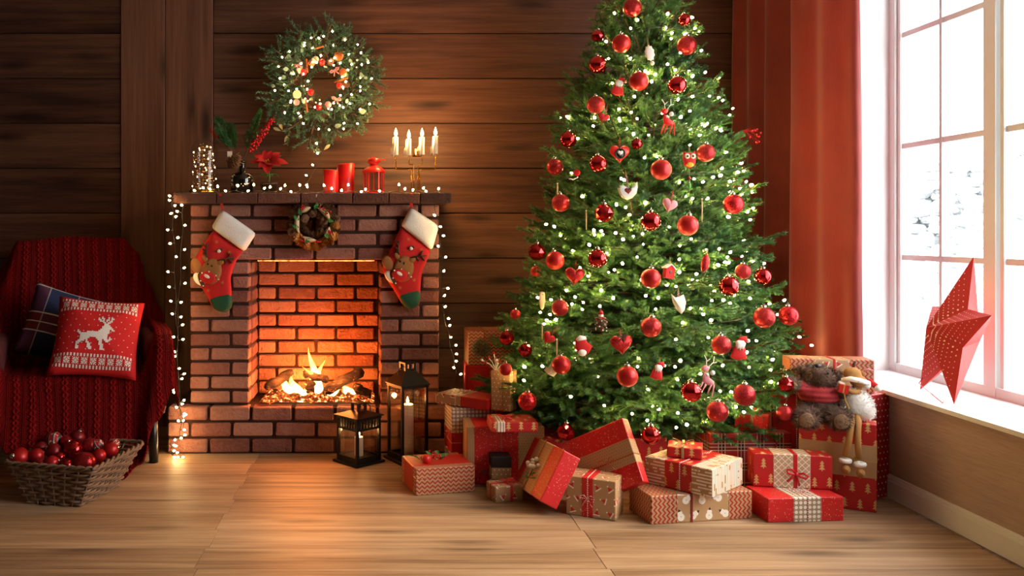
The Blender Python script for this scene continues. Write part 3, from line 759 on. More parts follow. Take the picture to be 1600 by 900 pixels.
# ------------------------------------------------------------------ mantel shelf pieces
def mp(px, Y=4.65): return Vector(((px-VX)*Y/FPX, Y, MZ))
def candle(name, label, loc, r, h, mat, fl_h=.035, lit=True, slant=0.0, group=None, energy=.5, n=20, flame=True):
    t = thing(name, label, 'candle', loc, group=group); mb = MB().lathe([(r*.97, 0), (r, .004), (r, h-.003), (r*.93, h), (r*.5, h-.004), (1e-6, h-.006)], n)
    if slant: mb.v = [(x, y, z+slant*x if z > h*.5 else z) for x, y, z in mb.v]
    mb.build('wax', mat, t, smooth=True); MB().tube([(0, 0, h-.008), (.001, 0, h+.008)], .0012, 5).build('wick', M['wick'], t)
    if flame:
        MB().lathe([(1e-6, 0), (fl_h*.15, fl_h*.12), (fl_h*.2, fl_h*.3), (fl_h*.15, fl_h*.55), (fl_h*.06, fl_h*.82), (1e-6, fl_h)], 10).build('flame', M['flame'], t, True, (0, 0, h+.003))
        l = light('POINT', 'candle_light', (0, 0, h+fl_h*.6), energy, (1, .50, .16), shadow_soft_size=.012); l.parent = t
    return t
# glass dome
t = thing('glass_dome', 'glass dome full of warm fairy lights on the mantel', 'glass dome', mp(319))
MB().lathe([(.080, 0), (.080, .022), (.074, .028), (1e-6, .028)], 32).build('base', M['gold'], t, True)
dome = [(.072, .026)]+[(.072, .03+.2*i/6) for i in range(7)]+[(.072*math.cos(a), .23+.072*math.sin(a)) for a in [PI/2*i/8 for i in range(1, 9)]]
dome[-1] = (1e-6, dome[-1][1]); MB().lathe(dome, 40).build('dome', M['dome_glass'], t, True)
rr = random.Random(11); wp = []
for i in range(260):
    a = i*.52; z = .035+.235*abs(((i/130)) % 2-1 if i >= 130 else i/130); rad = .064*(.78+.22*math.sin(i*.37))*(1 if z < .22 else max(.15, 1-(z-.22)/.08)); wp.append((rad*math.cos(a), rad*math.sin(a), z+.006*math.sin(i*1.3)))
MB().tube(wp, .0007, 3).build('wire', M['gold'], t)
fb = cap_bulb(M['dome_bulb'], .0026)
for i in range(4, 258, 9): inst('bulb', fb, t, wp[i], (0, 0, 0))
# black bottle vase with greenery
t = thing('bottle_vase', 'dark glass bottle vase on the mantel beside the dome', 'vase', mp(378))
M['black_glass'] = plain('black_glass', '#0b0a0c', .06, .0, .05, coat=1.0)
MB().lathe([(.055, 0), (.062, .006), (.062, .095), (.056, .11), (.03, .118), (.022, .125), (.021, .172), (.025, .176), (.025, .182), (.018, .182)], 28).build('bottle', M['black_glass'], t, True)
def cypress(name, label, base, tip, sd, wid=.10, group=None):
    rr = random.Random(sd); base, tip = Vector(base), Vector(tip); t = thing(name, label, 'sprig', base, group=group); d = tip-base; v = []; f = []; path = [d*(i/10)+Vector((0, 0, .02*math.sin(i/10*PI))) for i in range(11)]
    for k in range(110):
        u = .22+.78*rr.random(); p = path[0].lerp(d, u)+Vector((0, 0, .02*math.sin(u*PI))); l = wid*(1.15-u)*rr.uniform(.5, 1); s = rr.choice((-1, 1)); sd_ = Vector((-d.z, rr.uniform(-.4, .4)*d.length, d.x)).normalized()*s
        q = (d.normalized()*1.1+sd_).normalized(); tw = [p, p+q*l*.5, p+q*l+d.normalized()*l*.2]; needles(v, f, tw, .0035, .011, .0046, rr, 1.2, 3)
    needles(v, f, path[3:], .003, .009, .0034, rr, 1.2, 3)
    link('foliage', raw('foliage', v, f, [M['cypress']]), None, t); MB().tube(path, [.003]*5+[.002]*6, 5).build('stem', M['bark'], t); return t
nk = mp(378)+Vector((0, 0, .175))
cypress('cypress_sprig', 'feathery green sprig leaning left out of the bottle vase', nk, W(338, 186, 4.66), 1, .11)
cypress('cypress_sprig', 'feathery green sprig standing tall at the right of the bottle vase', nk+Vector((.006, .006, 0)), W(408, 172, 4.70), 2, .06)
def berry_branch(label, base, tip, n, r, spread, sd, a0=.3):
    rr = random.Random(sd); base, tip = Vector(base), Vector(tip); d = tip-base; t = thing('berry_branch', label, 'berry branch', base); MB().tube([Vector(), d*.5, d*.98], .0022, 5).build('stem', M['bark'], t)
    for k in range(n):
        u = a0+(1-a0)*k/n; o = Vector((rr.gauss(0, 1), rr.gauss(0, 1), rr.gauss(0, 1))).normalized()*spread*(1.1-.6*u)*rr.uniform(.4, 1); inst('berry', BERRY, t, d*u+o, (0, 0, 0), r*rr.uniform(.8, 1.15))
berry_branch('branch thick with red berries rising from the bottle vase', nk+Vector((.004, -.006, 0)), W(425, 188, 4.62), 90, .0062, .03, 3)
berry_branch('thin twig with a few red berries behind the left sprig', nk+Vector((-.006, .006, 0)), W(327, 200, 4.68), 7, .008, .012, 4, .62)
t = thing('pine_cone', 'brown pine cone hanging on the bottle vase neck', 'pine cone', W(367, 252, 4.60)); inst('scales', CONE, t, (0, 0, 0), (.5, .9, 0), .088)
MB().tube([(0, 0, .03), (.02, .03, .05)], .0012, 4).build('cord', M['twine'], t)
t = thing('paper_tag', 'small white tag tucked among the mantel greenery', 'tag', W(359, 241, 4.61)); MB().box((0, 0, 0), (.026, .002, .03)).build('card', M['white_felt'], t); MB().tube([(0, 0, .015), (.012, .008, .022)], .0008, 4).build('cord', M['twine'], t)
# poinsettia
t = thing('poinsettia', 'red poinsettia in a small dark pot on the mantel', 'potted plant', mp(420, 4.66))
MB().lathe([(.036, 0), (.045, .052), (.049, .052), (.050, .066), (.044, .066), (.042, .055), (1e-6, .055)], 24).build('pot', plain('dark_pot', '#3a2a1c', .5, .2), t, True)
MB().tube([(0, 0, .05), (.004, 0, .1), (-.004, 0, .155)], .003, 6).build('stem', M['leaf'], t)
FLW = Matrix.Translation((-.004, -.012, .165)) @ Matrix.Rotation(.75, 4, 'X')
for k in range(14):
    a = k*2.4; tier = k/14; o = inst('petal', PETAL, t, (0, 0, 0)); o.matrix_local = FLW @ Matrix.Translation((0, 0, .012*tier)) @ Matrix.Rotation(a, 4, 'Z') @ Matrix.Rotation(.12-.55*tier, 4, 'Y') @ Matrix.Scale(.112-.05*tier, 4)
for k in range(4): inst('leaf', LEAF, t, (0, 0, .11), (0, .35, k*1.6+.4), .06)
for k in range(5): inst('bud', mesh_of(MB().ball((0, 0, 0), .006, 8), M['yellow_felt']), t, (-.004+.009*math.cos(k*1.3), -.026, .178+.008*math.sin(k*1.3)))
candle('pillar_candle', 'shorter thick red pillar candle on the mantel', mp(517, 4.64), .040, .132, M['red_wax'], slant=-.06, flame=False)
candle('pillar_candle', 'taller thick red pillar candle next to the red lantern', mp(540, 4.70), .047, .170, M['red_wax'], slant=.09, flame=False)
# small red lantern
t = thing('red_lantern', 'small red metal tealight lantern on the mantel', 'lantern', mp(584, 4.64))
MB().lathe([(.058, 0), (.06, .006), (.054, .018), (.046, .022), (1e-6, .022)], 6).build('base', M['red_enamel'], t)
for k in range(6):
    a = PI/3*k; MB().box((.052*math.cos(a), .052*math.sin(a), .07), (.007, .007, .1), Matrix.Rotation(a, 3, 'Z')).build('post', M['red_enamel'], t)
    a += PI/6; m = Matrix.Rotation(a, 3, 'Z'); MB().box((.044*math.cos(a), .044*math.sin(a), .07), (.002, .045, .096), m).build('pane', M['lantern_glass'], t)
    MB().box((.046*math.cos(a), .046*math.sin(a), .07), (.003, .003, .096), m).build('mullion', M['red_enamel'], t)
MB().lathe([(.062, .118), (.064, .122), (.056, .135), (.036, .15), (.022, .157), (.022, .166), (.032, .170), (.034, .185), (.026, .196), (.01, .2), (1e-6, .2)], 24).build('roof', M['red_enamel'], t, True)
MB().tube([(.03, 0, .185), (.05, 0, .188), (.062, 0, .184)], .003, 6).build('handle', M['red_enamel'], t)
# brass candelabra with four tapers
t = thing('candelabra', 'slim brass candelabra with four candle cups on the mantel', 'candelabra', mp(651, 4.62)); s = 4.62/FPX
MB().box((0, 0, .003), (.14, .05, .006)).build('base', M['gold'], t)
cups = [(-32.5, 245, -8, 265), (-12, 245, -4.5, 257.5), (8.5, 244, 2, 257.5), (29.5, 243, 4.5, 265)]
lab = ['leftmost white taper candle dripping wax on the candelabra', 'second lit taper from the left on the candelabra', 'third lit taper from the left on the candelabra', 'rightmost lit taper candle on the candelabra']
for k, (dx, py, sx, ey) in enumerate(cups):
    zt = (304.3-py)*s; ze = (304.3-ey)*s; X0, X1 = dx*s, sx*s
    MB().tube([(X1, 0, .005), (X1, 0, ze-.006), (X1+(.004 if dx > 0 else -.004), 0, ze), (X0-(.004 if dx > 0 else -.004), 0, ze), (X0, 0, ze+.006), (X0, 0, zt)], .0028, 7).build('arm', M['gold'], t, True)
    MB().lathe([(.004, zt), (.024, zt), (.025, zt+.002), (.016, zt+.003), (.0155, zt+.030), (.0135, zt+.030), (.0135, zt+.006), (1e-6, zt+.006)], 18).build('cup', M['gold'], t, True)
    h = (.098, .088, .094, .096)[k]; c = candle('taper_candle', lab[k], t.location+Vector((X0, 0, zt+.007)), .0125, h, M['wax'], .046, energy=17, n=14)
    d = MB(); rr = random.Random(k)
    for q in range(3):
        a = 2.4+q*.9; rx, ry = .0135*math.cos(a), -.0135*abs(math.sin(a)); d.tube([(rx, ry, h-.004), (rx*1.15, ry*1.15, h*.5), (rx*1.7, ry*1.5, .028+.004*q), (rx*2.0, ry*1.6, .001-.004*q)], [.003, .0035, .004, .003], 6)
    d.build('wax_drip', M['wax'], c, True)
# ------------------------------------------------------------------ wreath on the wall
wc = W(507, 133, 5.0)
t = thing('evergreen_wreath', 'large evergreen wreath with apples and bows hung above the mantel', 'wreath', wc)
MB().tube([(.17*math.cos(a), .03, .17*math.sin(a)) for a in [2*PI*i/40 for i in range(40)]], .03, 8, closed=True).build('ring', M['bark'], t, True)
rr = random.Random(21)
for k in range(120):
    a = 2*PI*k/40+rr.uniform(-.1, .1); ring = k//40; r0 = (.20, .14, .115)[ring]; rad = Vector((math.cos(a), 0, math.sin(a))); tang = Vector((-math.sin(a), 0, math.cos(a)))
    d = (rad*(1.0 if ring == 0 else .3 if ring == 1 else -.7)+tang*rr.uniform(-.9, 1.1)+Vector((0, -rr.uniform(.15, .7), 0))).normalized(); sc = rr.uniform(.7, 1.35)*(1.1 if ring == 0 else .85 if ring == 1 else .3)
    m = Matrix(); x = d; z = Vector((0, -1, 0)); z = (z-x*z.dot(x)).normalized(); y = z.cross(x)
    R = Matrix((x, y, z)).transposed().to_euler(); inst('sprig', SPRIG[k % 4], t, rad*r0+Vector((0, -.0-.01*ring, 0)), R, sc)
def wp_(px, py, d): return W(px, py, 5.0)-wc+Vector((0, -d, 0))
cs = 220/900
def wq(cx, cy, d=.08): return wp_(400+cx*cs, 20+cy*cs, d)
AP = mesh_of(MB().lathe([(1e-6, .88), (.25, .98), (.55, .95), (.9, .55), (1, .1), (.85, -.5), (.5, -.88), (.2, -.95), (1e-6, -.85)], 14), M['apple'])
for x, y in ((430, 340), (313, 403), (538, 486), (358, 527), (407, 620)):
    o = inst('apple', AP, t, wq(x, y, .10), (0, 0, 0), .0185); q = MB().tube([(0, 0, .8), (.1, 0, 1.3)], .08, 4).build('stalk', M['bark'], o)
for x, y in ((478, 330), (263, 458), (582, 474), (362, 598), (440, 290)): inst('pine_cone', CONE, t, wq(x, y, .085), (1.2, x, y), .05)
def bow_mesh(s, mat, w_=.18, loops=2, tails=2):
    mb = MB()
    for sd in (-1, 1):
        for q in range(loops//2 or 1):
            mb.tube([(0, 0, 0), (sd*.5*s, -.12*s, .28*s), (sd*.95*s, -.2*s, .12*s), (sd*.8*s, -.22*s, -.12*s), (sd*.3*s, -.15*s, -.08*s), (0, 0, 0)], [w_*s*.5]+[w_*s]*4+[w_*s*.5], 6, .25, up=(0, 1, 0))
        mb.tube([(0, 0, 0), (sd*.3*s, -.06*s, -.5*s), (sd*.55*s, -.05*s, -.95*s)], w_*s*.8, 6, .22, up=(0, 1, 0))
    mb.ball((0, -.06*s, 0), .17*s, 8); return mesh_of(mb, mat)
PB = bow_mesh(.026, M['pink_felt'])
for x, y in ((278, 355), (508, 390), (520, 568)): inst('bow', PB, t, wq(x, y, .10), (0, rr.uniform(-.5, .5), 0), 1.15)
for a, b in (((330, 315), (336, 400)), ((505, 462), (590, 435)), ((328, 565), (336, 650)), ((440, 235), (390, 250))): MB().tube([wq(*a, .09), wq(*b, .09)], .0055, 7).build('cinnamon_stick', M['orange_felt'], t)
for x, y, r_, mt in ((388, 325, .022, 'cream_felt'), (365, 345, .02, 'orange_felt'), (560, 400, .022, 'orange_felt'), (568, 415, .016, 'cream_felt'), (273, 540, .025, 'cream_felt'), (270, 536, .014, 'orange_felt'), (468, 605, .02, 'pink_felt'), (535, 300, .028, 'orange_felt'), (270, 590, .018, 'pink_felt')):
    MB().ball((0, 0, 0), r_, 10, sc=(1, .5, 1)).build('charm', M[mt], t, True, wq(x, y, .105))
for x, y in ((300, 487), (316, 487), (445, 365), (455, 369), (390, 590), (415, 574), (562, 508), (648, 324), (645, 370)): inst('white_berry', WBERRY, t, wq(x, y, .10), (0, 0, 0), .0055)
for k in range(26):
    a = rr.random()*2*PI; r0 = rr.uniform(.14, .28); o = inst('eucalyptus_leaf', EUCA, t, (r0*math.cos(a), -.06-.05*rr.random(), r0*math.sin(a)), (rr.uniform(-.6, .6)+1.57, a+rr.uniform(-1, 1), rr.uniform(-1, 1)), rr.uniform(.028, .045))
for x, y, r_ in ((120, 745, .4), (160, 710, 1.2), (215, 790, 2.0), (480, 850, 2.4)): inst('pale_leaf', mesh_of(leaf_mb(.05, .009, .2), plain('pale_leaf', '#c9c08a', .6)), t, wq(x, y, .08), (1.57, r_, 0), 1.0)
# wreath string lights: coil round the wreath, then a lead down to the mantel
path = []; spots = []
for i in range(150):
    a = -1.7+2*PI*3*i/150; r0 = .20+.085*math.sin(i*.55)+.02*math.sin(i*1.9); path.append(wc+Vector((r0*math.cos(a), -.085-.035*math.cos(i*.8), r0*math.sin(a))))
lead = [W(x, y, Y) for x, y, Y in ((500, 225, 4.97), (503, 240, 4.96), (497, 258, 4.94), (488, 272, 4.9), (476, 292, 4.8), (466, 301, 4.7))]; n0 = len(path); path += lead
for i in range(2, 148, 2): spots.append((i+.3, (rr.uniform(-.02, .02), -.012-rr.random()*.02, rr.uniform(-.02, .02))))
for i, (dx, dz) in enumerate(((-.02, .012), (-.02, .014), (-.022, .01), (-.024, .006), (.018, .016))): spots.append((n0+i+.2, (dx, -.01, dz)))
string_lights('wreath_string_lights', 'warm fairy lights wound through the wall wreath with a lead hanging down', path, spots, rnd=rr)
# mantel string lights: along the shelf, two strands down the left edge, one down the right
rr = random.Random(8); path = []; spots = []
for i in range(70):
    x = 268+432*i/69; path.append(W(x, 300+2.2*math.sin(i*1.1), 4.47+.05*math.sin(i*.7)) if 3 < i < 67 else W(x, 302, 4.44))
for p in path: p.z = max(p.z, MZ+.003)
for i in range(6, 67): 
    if i % 2 == 0 and rr.random() < .9: spots.append((i+rr.random()*.6, (rr.uniform(-.02, .02), -.012*rr.random(), .005+.03*rr.random())))
string_lights('mantel_string_lights', 'warm fairy lights on black wire laid along the mantel shelf', path, spots, rnd=rr)
def hang(label, pts, n, sp, sd, Y0=4.42):
    rr = random.Random(sd); P = [W(x, y, Y) for x, y, Y in pts]; out = []
    for a, b in zip(P, P[1:]):
        for q in range(6): out.append(a.lerp(b, q/6)+Vector((.004*math.sin(len(out)*.9), 0, 0)))
    out.append(P[-1]); s_ = []
    for k in range(n): s_.append(((len(out)-2)*(.13+.86*(k+.4)/n), (rr.choice((-1, 1))*rr.uniform(.006, sp), -.006, rr.uniform(-.004, .016))))
    string_lights('hanging_string_lights', label, out, s_, rnd=rr)
hang('fairy lights hanging at the outer left edge of the fireplace', [(287, 302, 4.40), (272, 304, 4.39), (269, 318, 4.38), (270, 345, 4.38), (273, 400, 4.38), (274, 470, 4.38), (277, 520, 4.38), (278, 580, 4.38), (277, 632, 4.40), (286, 650, 4.40), (286, 668, 4.40)], 23, .03, 1)
hang('second fairy light strand left of the fireplace trailing onto the floor', [(300, 301, 4.44), (288, 303, 4.40), (286, 330, 4.39), (284, 380, 4.385), (280, 450, 4.385), (277, 520, 4.385), (279, 600, 4.385), (283, 650, 4.40), (282, 680, 4.40), (268, 692, 4.40), (265, 706, 4.40), (276, 717, 4.34), (288, 712, 4.38)], 27, .03, 2)
hang('fairy lights hanging down the right edge of the fireplace', [(676, 302, 4.40), (681, 330, 4.40), (686, 360, 4.41), (688, 400, 4.41), (690, 450, 4.43), (692, 485, 4.45), (700, 520, 4.6), (706, 550, 4.7), (712, 575, 4.75), (713, 600, 4.78)], 17, .035, 4)
# ------------------------------------------------------------------ cone wreath on the bricks
wc2 = W(490, 350, 4.44); t = thing('cone_wreath', 'small pine cone wreath with berries hanging on the bricks', 'wreath', wc2); s = 4.44/FPX; rr = random.Random(31)
MB().tube([(.075*math.cos(a), .03, .075*math.sin(a)) for a in [2*PI*i/32 for i in range(32)]], .012, 7, closed=True).build('ring', M['bark'], t, True)
for k in range(46):
    a = 2*PI*k/23+rr.uniform(-.1, .1); r0 = .112 if k < 23 else .055; low = math.sin(a) < -.35 and k < 23
    inst('cone', GCONE if (low or rr.random() < .12) else CONE, t, (r0*math.cos(a), -.0-.008*rr.random(), r0*math.sin(a)), (rr.uniform(.9, 2.1), rr.random()*6, rr.random()*6), .062 if k < 23 else .046)
def arc_strip(a0, a1, r0, wd, mat):
    v = []; f = []; n = 10
    for i in range(n+1):
        a = a0+(a1-a0)*i/n; ww = wd*math.sin(PI*(i+.6)/(n+1.2))
        for r_, y in ((r0-ww, -.012), (r0, -.03), (r0+ww, -.012), (r0, -.004)): v.append((r_*math.cos(a), y-.018, r_*math.sin(a)))
    for i in range(n):
        for q in range(4): f.append((i*4+q, i*4+(q+1) % 4, (i+1)*4+(q+1) % 4, (i+1)*4+q))
    return MB().add(v, f)
for a0, a1 in ((2.6, 3.7), (4.0, 4.9), (1.7, 2.4), (.2, 1.3), (5.5, 6.1)): arc_strip(a0, a1, .084, .014, None).build('birch_strip', M['birch'], t, True)
for a in (2.2, .6, 5.9, 4.2, 5.0, 1.0):
    for q in range(6): inst('berry', BERRY, t, (.092*math.cos(a)+rr.gauss(0, .009), -.045, .092*math.sin(a)+rr.gauss(0, .009)), (0, 0, 0), .0048)
for a in (2.5, 1.5, .3, 3.4, 5.7, 4.5, 2.9, .9): inst('holly_leaf', LEAF, t, (.075*math.cos(a), -.04, .075*math.sin(a)), (1.57, -a+.6, 0), .036)
MB().tube([(.012, -.01, .1), (.018, -.03, (350-318)*s), (.018, -.035, (350-304)*s)], .004, 6, .4).build('ribbon', M['birch'], t)
# ------------------------------------------------------------------ stockings
def stocking(label, o, out, cuff, toe, head, loop, flip=1):
    Y = 4.462; org = W(*loop[1], Y); t = thing('christmas_stocking', label, 'stocking', org); s = Y/FPX
    L = lambda P: [((x-loop[1][0])*s, (loop[1][1]-y)*s) for x, y in P]
    def dense(P, k=5):
        r = []
        for a, b in zip(P, P[1:]+P[:1]): r += [(a[0]+(b[0]-a[0])*i/k, a[1]+(b[1]-a[1])*i/k) for i in range(k)]
        return r
    def sm(P, it=2):
        for _ in range(it): P = [((P[i-1][0]+2*P[i][0]+P[(i+1) % len(P)][0])/4, (P[i-1][1]+2*P[i][1]+P[(i+1) % len(P)][1])/4) for i in range(len(P))]
        return P
    MB().puff(sm(dense(L(out))), .026, L([o])[0], 8, 0, 1, .3).build('sock', M['red_felt'], t, True)
    MB().puff(sm(dense(L(cuff), 8), 1), .033, None, 8, -.004, .9, .28).build('cuff', M['white_fur'], t, True)
    MB().puff(sm(dense(L(toe))), .030, None, 6, 0, 1, .35).build('toe', M['green_felt'], t, True)
    MB().tube([(0, -.0, .0), (-.003, -.03, (loop[1][1]-loop[0][1])*s*.5), (-.002, -.063, (loop[1][1]-loop[0][1])*s), (.004, -.062, (loop[1][1]-loop[0][1])*s), (.006, -.03, (loop[1][1]-loop[0][1])*s*.5), (.004, 0, 0)], .0045, 6, .35).build('loop', M['red_ribbon'], t)
    def el(cx, cy, rx, ry, ang, T, y, nm, mat, par=None):
        c = L([(cx, cy)])[0]; P = []
        for i in range(18):
            a = 2*PI*i/18; q = (rx*s*math.cos(a), ry*s*math.sin(a)); P.append((c[0]+q[0]*math.cos(ang)-q[1]*math.sin(ang), c[1]+q[0]*math.sin(ang)+q[1]*math.cos(ang)))
        return MB().puff(P, T, c, 4, y).build(nm, M[mat], par or t, True)
    hx, hy = head
    el(hx-23, hy-8, 9, 14, .5, .012, -.014, 'body_patch', 'brown_felt'); el(hx-19, hy+12, 8, 12, .75, .012, -.018, 'fur_patch', 'white_fur')
    hd = el(hx, hy, 16, 21, -.25, .010, -.028, 'deer_head', 'brown_felt')
    el(hx-10, hy-20, 6, 4, -1.0, .006, -.030, 'ear', 'brown_felt', hd); el(hx+14, hy-14, 6, 4, .35, .006, -.030, 'ear', 'brown_felt', hd)
    el(hx-5, hy+6, 15, 3, -.3, .005, -.036, 'harness', 'dark_felt', hd)
    el(hx-5, hy+9, 13, 10, -.2, .010, -.036, 'nose', 'red_felt', hd); el(hx-6, hy+7, 5, 2.6, -.6, .004, -.046, 'nose_shine', 'white_felt', hd)
    for dx, dy in ((-6, -12), (0, -9)): el(hx+dx+1, hy+dy, 1.5, 2, 0, .003, -.038, 'eye', 'black', hd)
    for dx, dy in ((-14, 2), (-3, 0), (8, 6), (12, 12), (-16, 14), (-12, 22)): el(hx+dx, hy+dy, 1.2, 1.2, 0, .003, -.042, 'bead', 'white_felt', hd)
    el(hx-16, hy+14, 3.5, 12, .35, .006, -.030, 'collar', 'dark_felt', hd)
    for pts in ([(-7, -22), (-8, -32), (-7, -44)], [(-8, -30), (-14, -35)], [(-7, -37), (-13, -43)], [(-8, -27), (-13, -28)], [(12, -18), (24, -20), (36, -21)], [(20, -19), (24, -12)], [(28, -20), (33, -13)], [(26, -20), (30, -28)]):
        pp = L([(hx+a, hy+b) for a, b in pts]); MB().tube([(x, -.027, z) for x, z in pp], 2.6*s, 7, .5).build('antler', M['dark_felt'], hd, True)
    for dx, dy in ((8, -46), (-5, 29), (17, 17), (28, -30)):
        c = L([(hx+dx, hy+dy)])[0]; m = MB()
        for q in range(3): m.box((c[0], -.029, c[1]), (.020, .002, .0014), Matrix.Rotation(q*PI/3+.3, 3, 'Y'))
        m.build('stitched_star', M['gold_twine'], t)
    el(hx+12, hy-33, 6, 2.5, .3, .004, -.029, 'bird_patch', 'dark_felt'); el(hx+12, hy-32, 3, 3, 0, .004, -.031, 'bird_patch', 'white_felt')
stocking('christmas stocking with reindeer patch hanging at the left of the firebox', (343, 432),
         [(333, 358), (318, 382), (306.7, 400), (300, 415), (304, 431), (314, 448), (324, 464), (330, 477), (337, 484), (346, 487), (355, 487), (363, 478), (362, 456), (360, 433), (369, 407), (381, 391), (355, 374)],
         [(346.7, 326.7), (401, 364.5), (382, 394), (330, 356)], [(325, 466), (342, 457), (361, 455), (364, 470), (362, 481), (354, 488), (342, 487), (334, 482)], (332, 424), ((346, 304), (347, 328)))
stocking('christmas stocking with reindeer patch hanging at the right of the firebox', (636, 428),
         [(627, 353), (616, 378), (606, 400), (596, 419), (600, 429), (610, 445), (619, 459), (626, 472), (633, 480), (642, 483), (650, 481), (656, 474), (657, 451), (659, 427), (667, 407), (674, 390), (650, 372)],
         [(641, 323), (686, 353), (675, 392), (626, 353)], [(620, 461), (637, 452), (656, 450), (657, 466), (654, 477), (642, 484), (632, 480)], (630, 420), ((644, 303), (642, 325)))
# ------------------------------------------------------------------ floor lanterns
def lantern(label, c, rot, side, hb, roof_h, chim, small):
    t = thing('black_lantern', label, 'lantern', c, (0, 0, rot)); a = side/2; bm_ = M['black_metal']
    MB().box((0, 0, .006), (side+.03, side+.03, .012)).box((0, 0, .02), (side, side, .018)).build('base', bm_, t)
    for sx in (-1, 1):
        for sy in (-1, 1): MB().box((sx*(a-.006), sy*(a-.006), hb/2), (.013, .013, hb)).build('post', bm_, t)
    MB().box((0, -a+.005, .034), (side, .01, .012)).box((0, a-.005, .034), (side, .01, .012)).box((-a+.005, 0, .034), (.01, side, .012)).box((a-.005, 0, .034), (.01, side, .012)).build('lower_rail', bm_, t)
    zt = hb-.05 if small else hb-.012
    for q in range(4):
        m = Matrix.Rotation(q*PI/2, 3, 'Z'); MB().box(m @ Vector((0, -a+.005, (zt+.03)/2)), (side-.02, .002, zt-.03), m).build('pane', M['lantern_glass'], t)
        if small:
            MB().box(m @ Vector((0, -a+.005, zt)), (side, .01, .01), m).build('upper_rail', bm_, t)
            for k in range(7): MB().box(m @ Vector((-a+.02+(side-.04)*k/6, -a+.005, zt+.024)), (.008, .006, .04), m).build('slat', bm_, t)
    MB().box((0, 0, hb+.002), (side+.006, side+.006, .012)).build('top_rail', bm_, t)
    o = a+(.012 if small else .008); ci = chim*.5; zr = hb+.008
    MB().lathe([(o*1.414, zr), (o*1.414, zr+.004), (ci*1.5, zr+roof_h), (1e-6, zr+roof_h)], 4, m=Matrix.Rotation(PI/4, 3, 'Z')).build('roof', bm_, t)
    ch = MB(); zc = zr+roof_h
    for sx in (-1, 1):
        for sy in (-1, 1): ch.box((sx*ci*.9, sy*ci*.9, zc+.016), (ci*.45, ci*.45, .034))
    ch.box((0, 0, zc+.036), (chim*1.15, chim*1.15, .008)); ch.build('chimney', bm_, t)
    MB().tube([(-ci-.004, -.01, zc+.02), (-ci-.03, -.02, zc+.012), (-ci-.04, -.02, zc-.012), (-ci-.028, -.022, zc-.03), (-ci-.005, -.024, zc-.02)] if not small else [(ci, 0, zc+.02), (ci+.03, .0, zc+.024), (ci+.05, 0, zc+.01), (ci+.05, 0, zc-.02)], .003, 6).build('handle', bm_, t, True)
    return t
lc = WF(560, 722); lc = Vector((-.10, 4.32, 0)); lantern('small black candle lantern on the floor before the hearth', lc, math.radians(42), .155, .225, .025, .05, True)
candle('lantern_candle', 'short white candle burning inside the small black lantern', lc+Vector((0, 0, .030)), .0215, .095, M['wax'], .034, energy=2.0)
lc2 = Vector((.145, 4.36, 0)); lantern('tall black candle lantern standing beside the chevron gift', lc2, math.radians(28), .15, .375, .07, .055, False)
candle('lantern_candle', 'tall white candle burning inside the tall black lantern', lc2+Vector((0, 0, .030)), .031, .25, M['wax'], .036, energy=2.5)
# ------------------------------------------------------------------ armchair with knitted throw
CH = Vector((-1.555, 4.43, 0)); CR = math.radians(19)
t = thing('armchair', 'low dark upholstered armchair with black legs in the left corner', 'armchair', CH, (0, 0, CR))
def soft(name, dims, loc, mat, par, r=.05, rot=None):
    me = smooth(rbox(dims, r, 3)); me.materials.append(mat); return link(name, me, None, par, loc, rot)
soft('seat', (.66, .60, .20), (0, -.01, .335), M['chair_fabric'], t)
soft('backrest', (.74, .09, .64), (0, .365, .66), M['chair_fabric'], t, .04, (-.05, 0, 0))
for s in (-1, 1): soft('arm', (.11, .60, .42), (s*.375, .0, .43), M['chair_fabric'], t, .05)
for sx, sy in ((-.37, -.26), (.37, -.26), (-.34, .30), (.34, .30)): MB().tube([(sx, sy, 0), (sx*.98, sy*.98, .25)], [.022, .027], 12).build('leg', M['dark_fabric'], t, True)
def sstep(a, b, x): x = max(0, min(1, (x-a)/(b-a))); return x*x*(3-2*x)
def interp(keys, t):
    n = len(keys)-1; q = min(n-1e-6, max(0, t*n)); i = int(q); f = q-i
    p = [keys[max(0, min(n, i+d))] for d in (-1, 0, 1, 2)]
    return [.5*((2*p[1][k])+(-p[0][k]+p[2][k])*f+(2*p[0][k]-5*p[1][k]+4*p[2][k]-p[3][k])*f*f+(-p[0][k]+3*p[1][k]-3*p[2][k]+p[3][k])*f**3) for k in range(2)]
def lut(keys, x):
    for (a, b), (c, d) in zip(keys, keys[1:]):
        if x <= c: return b+(d-b)*sstep(a, c, x)
    return keys[-1][1]
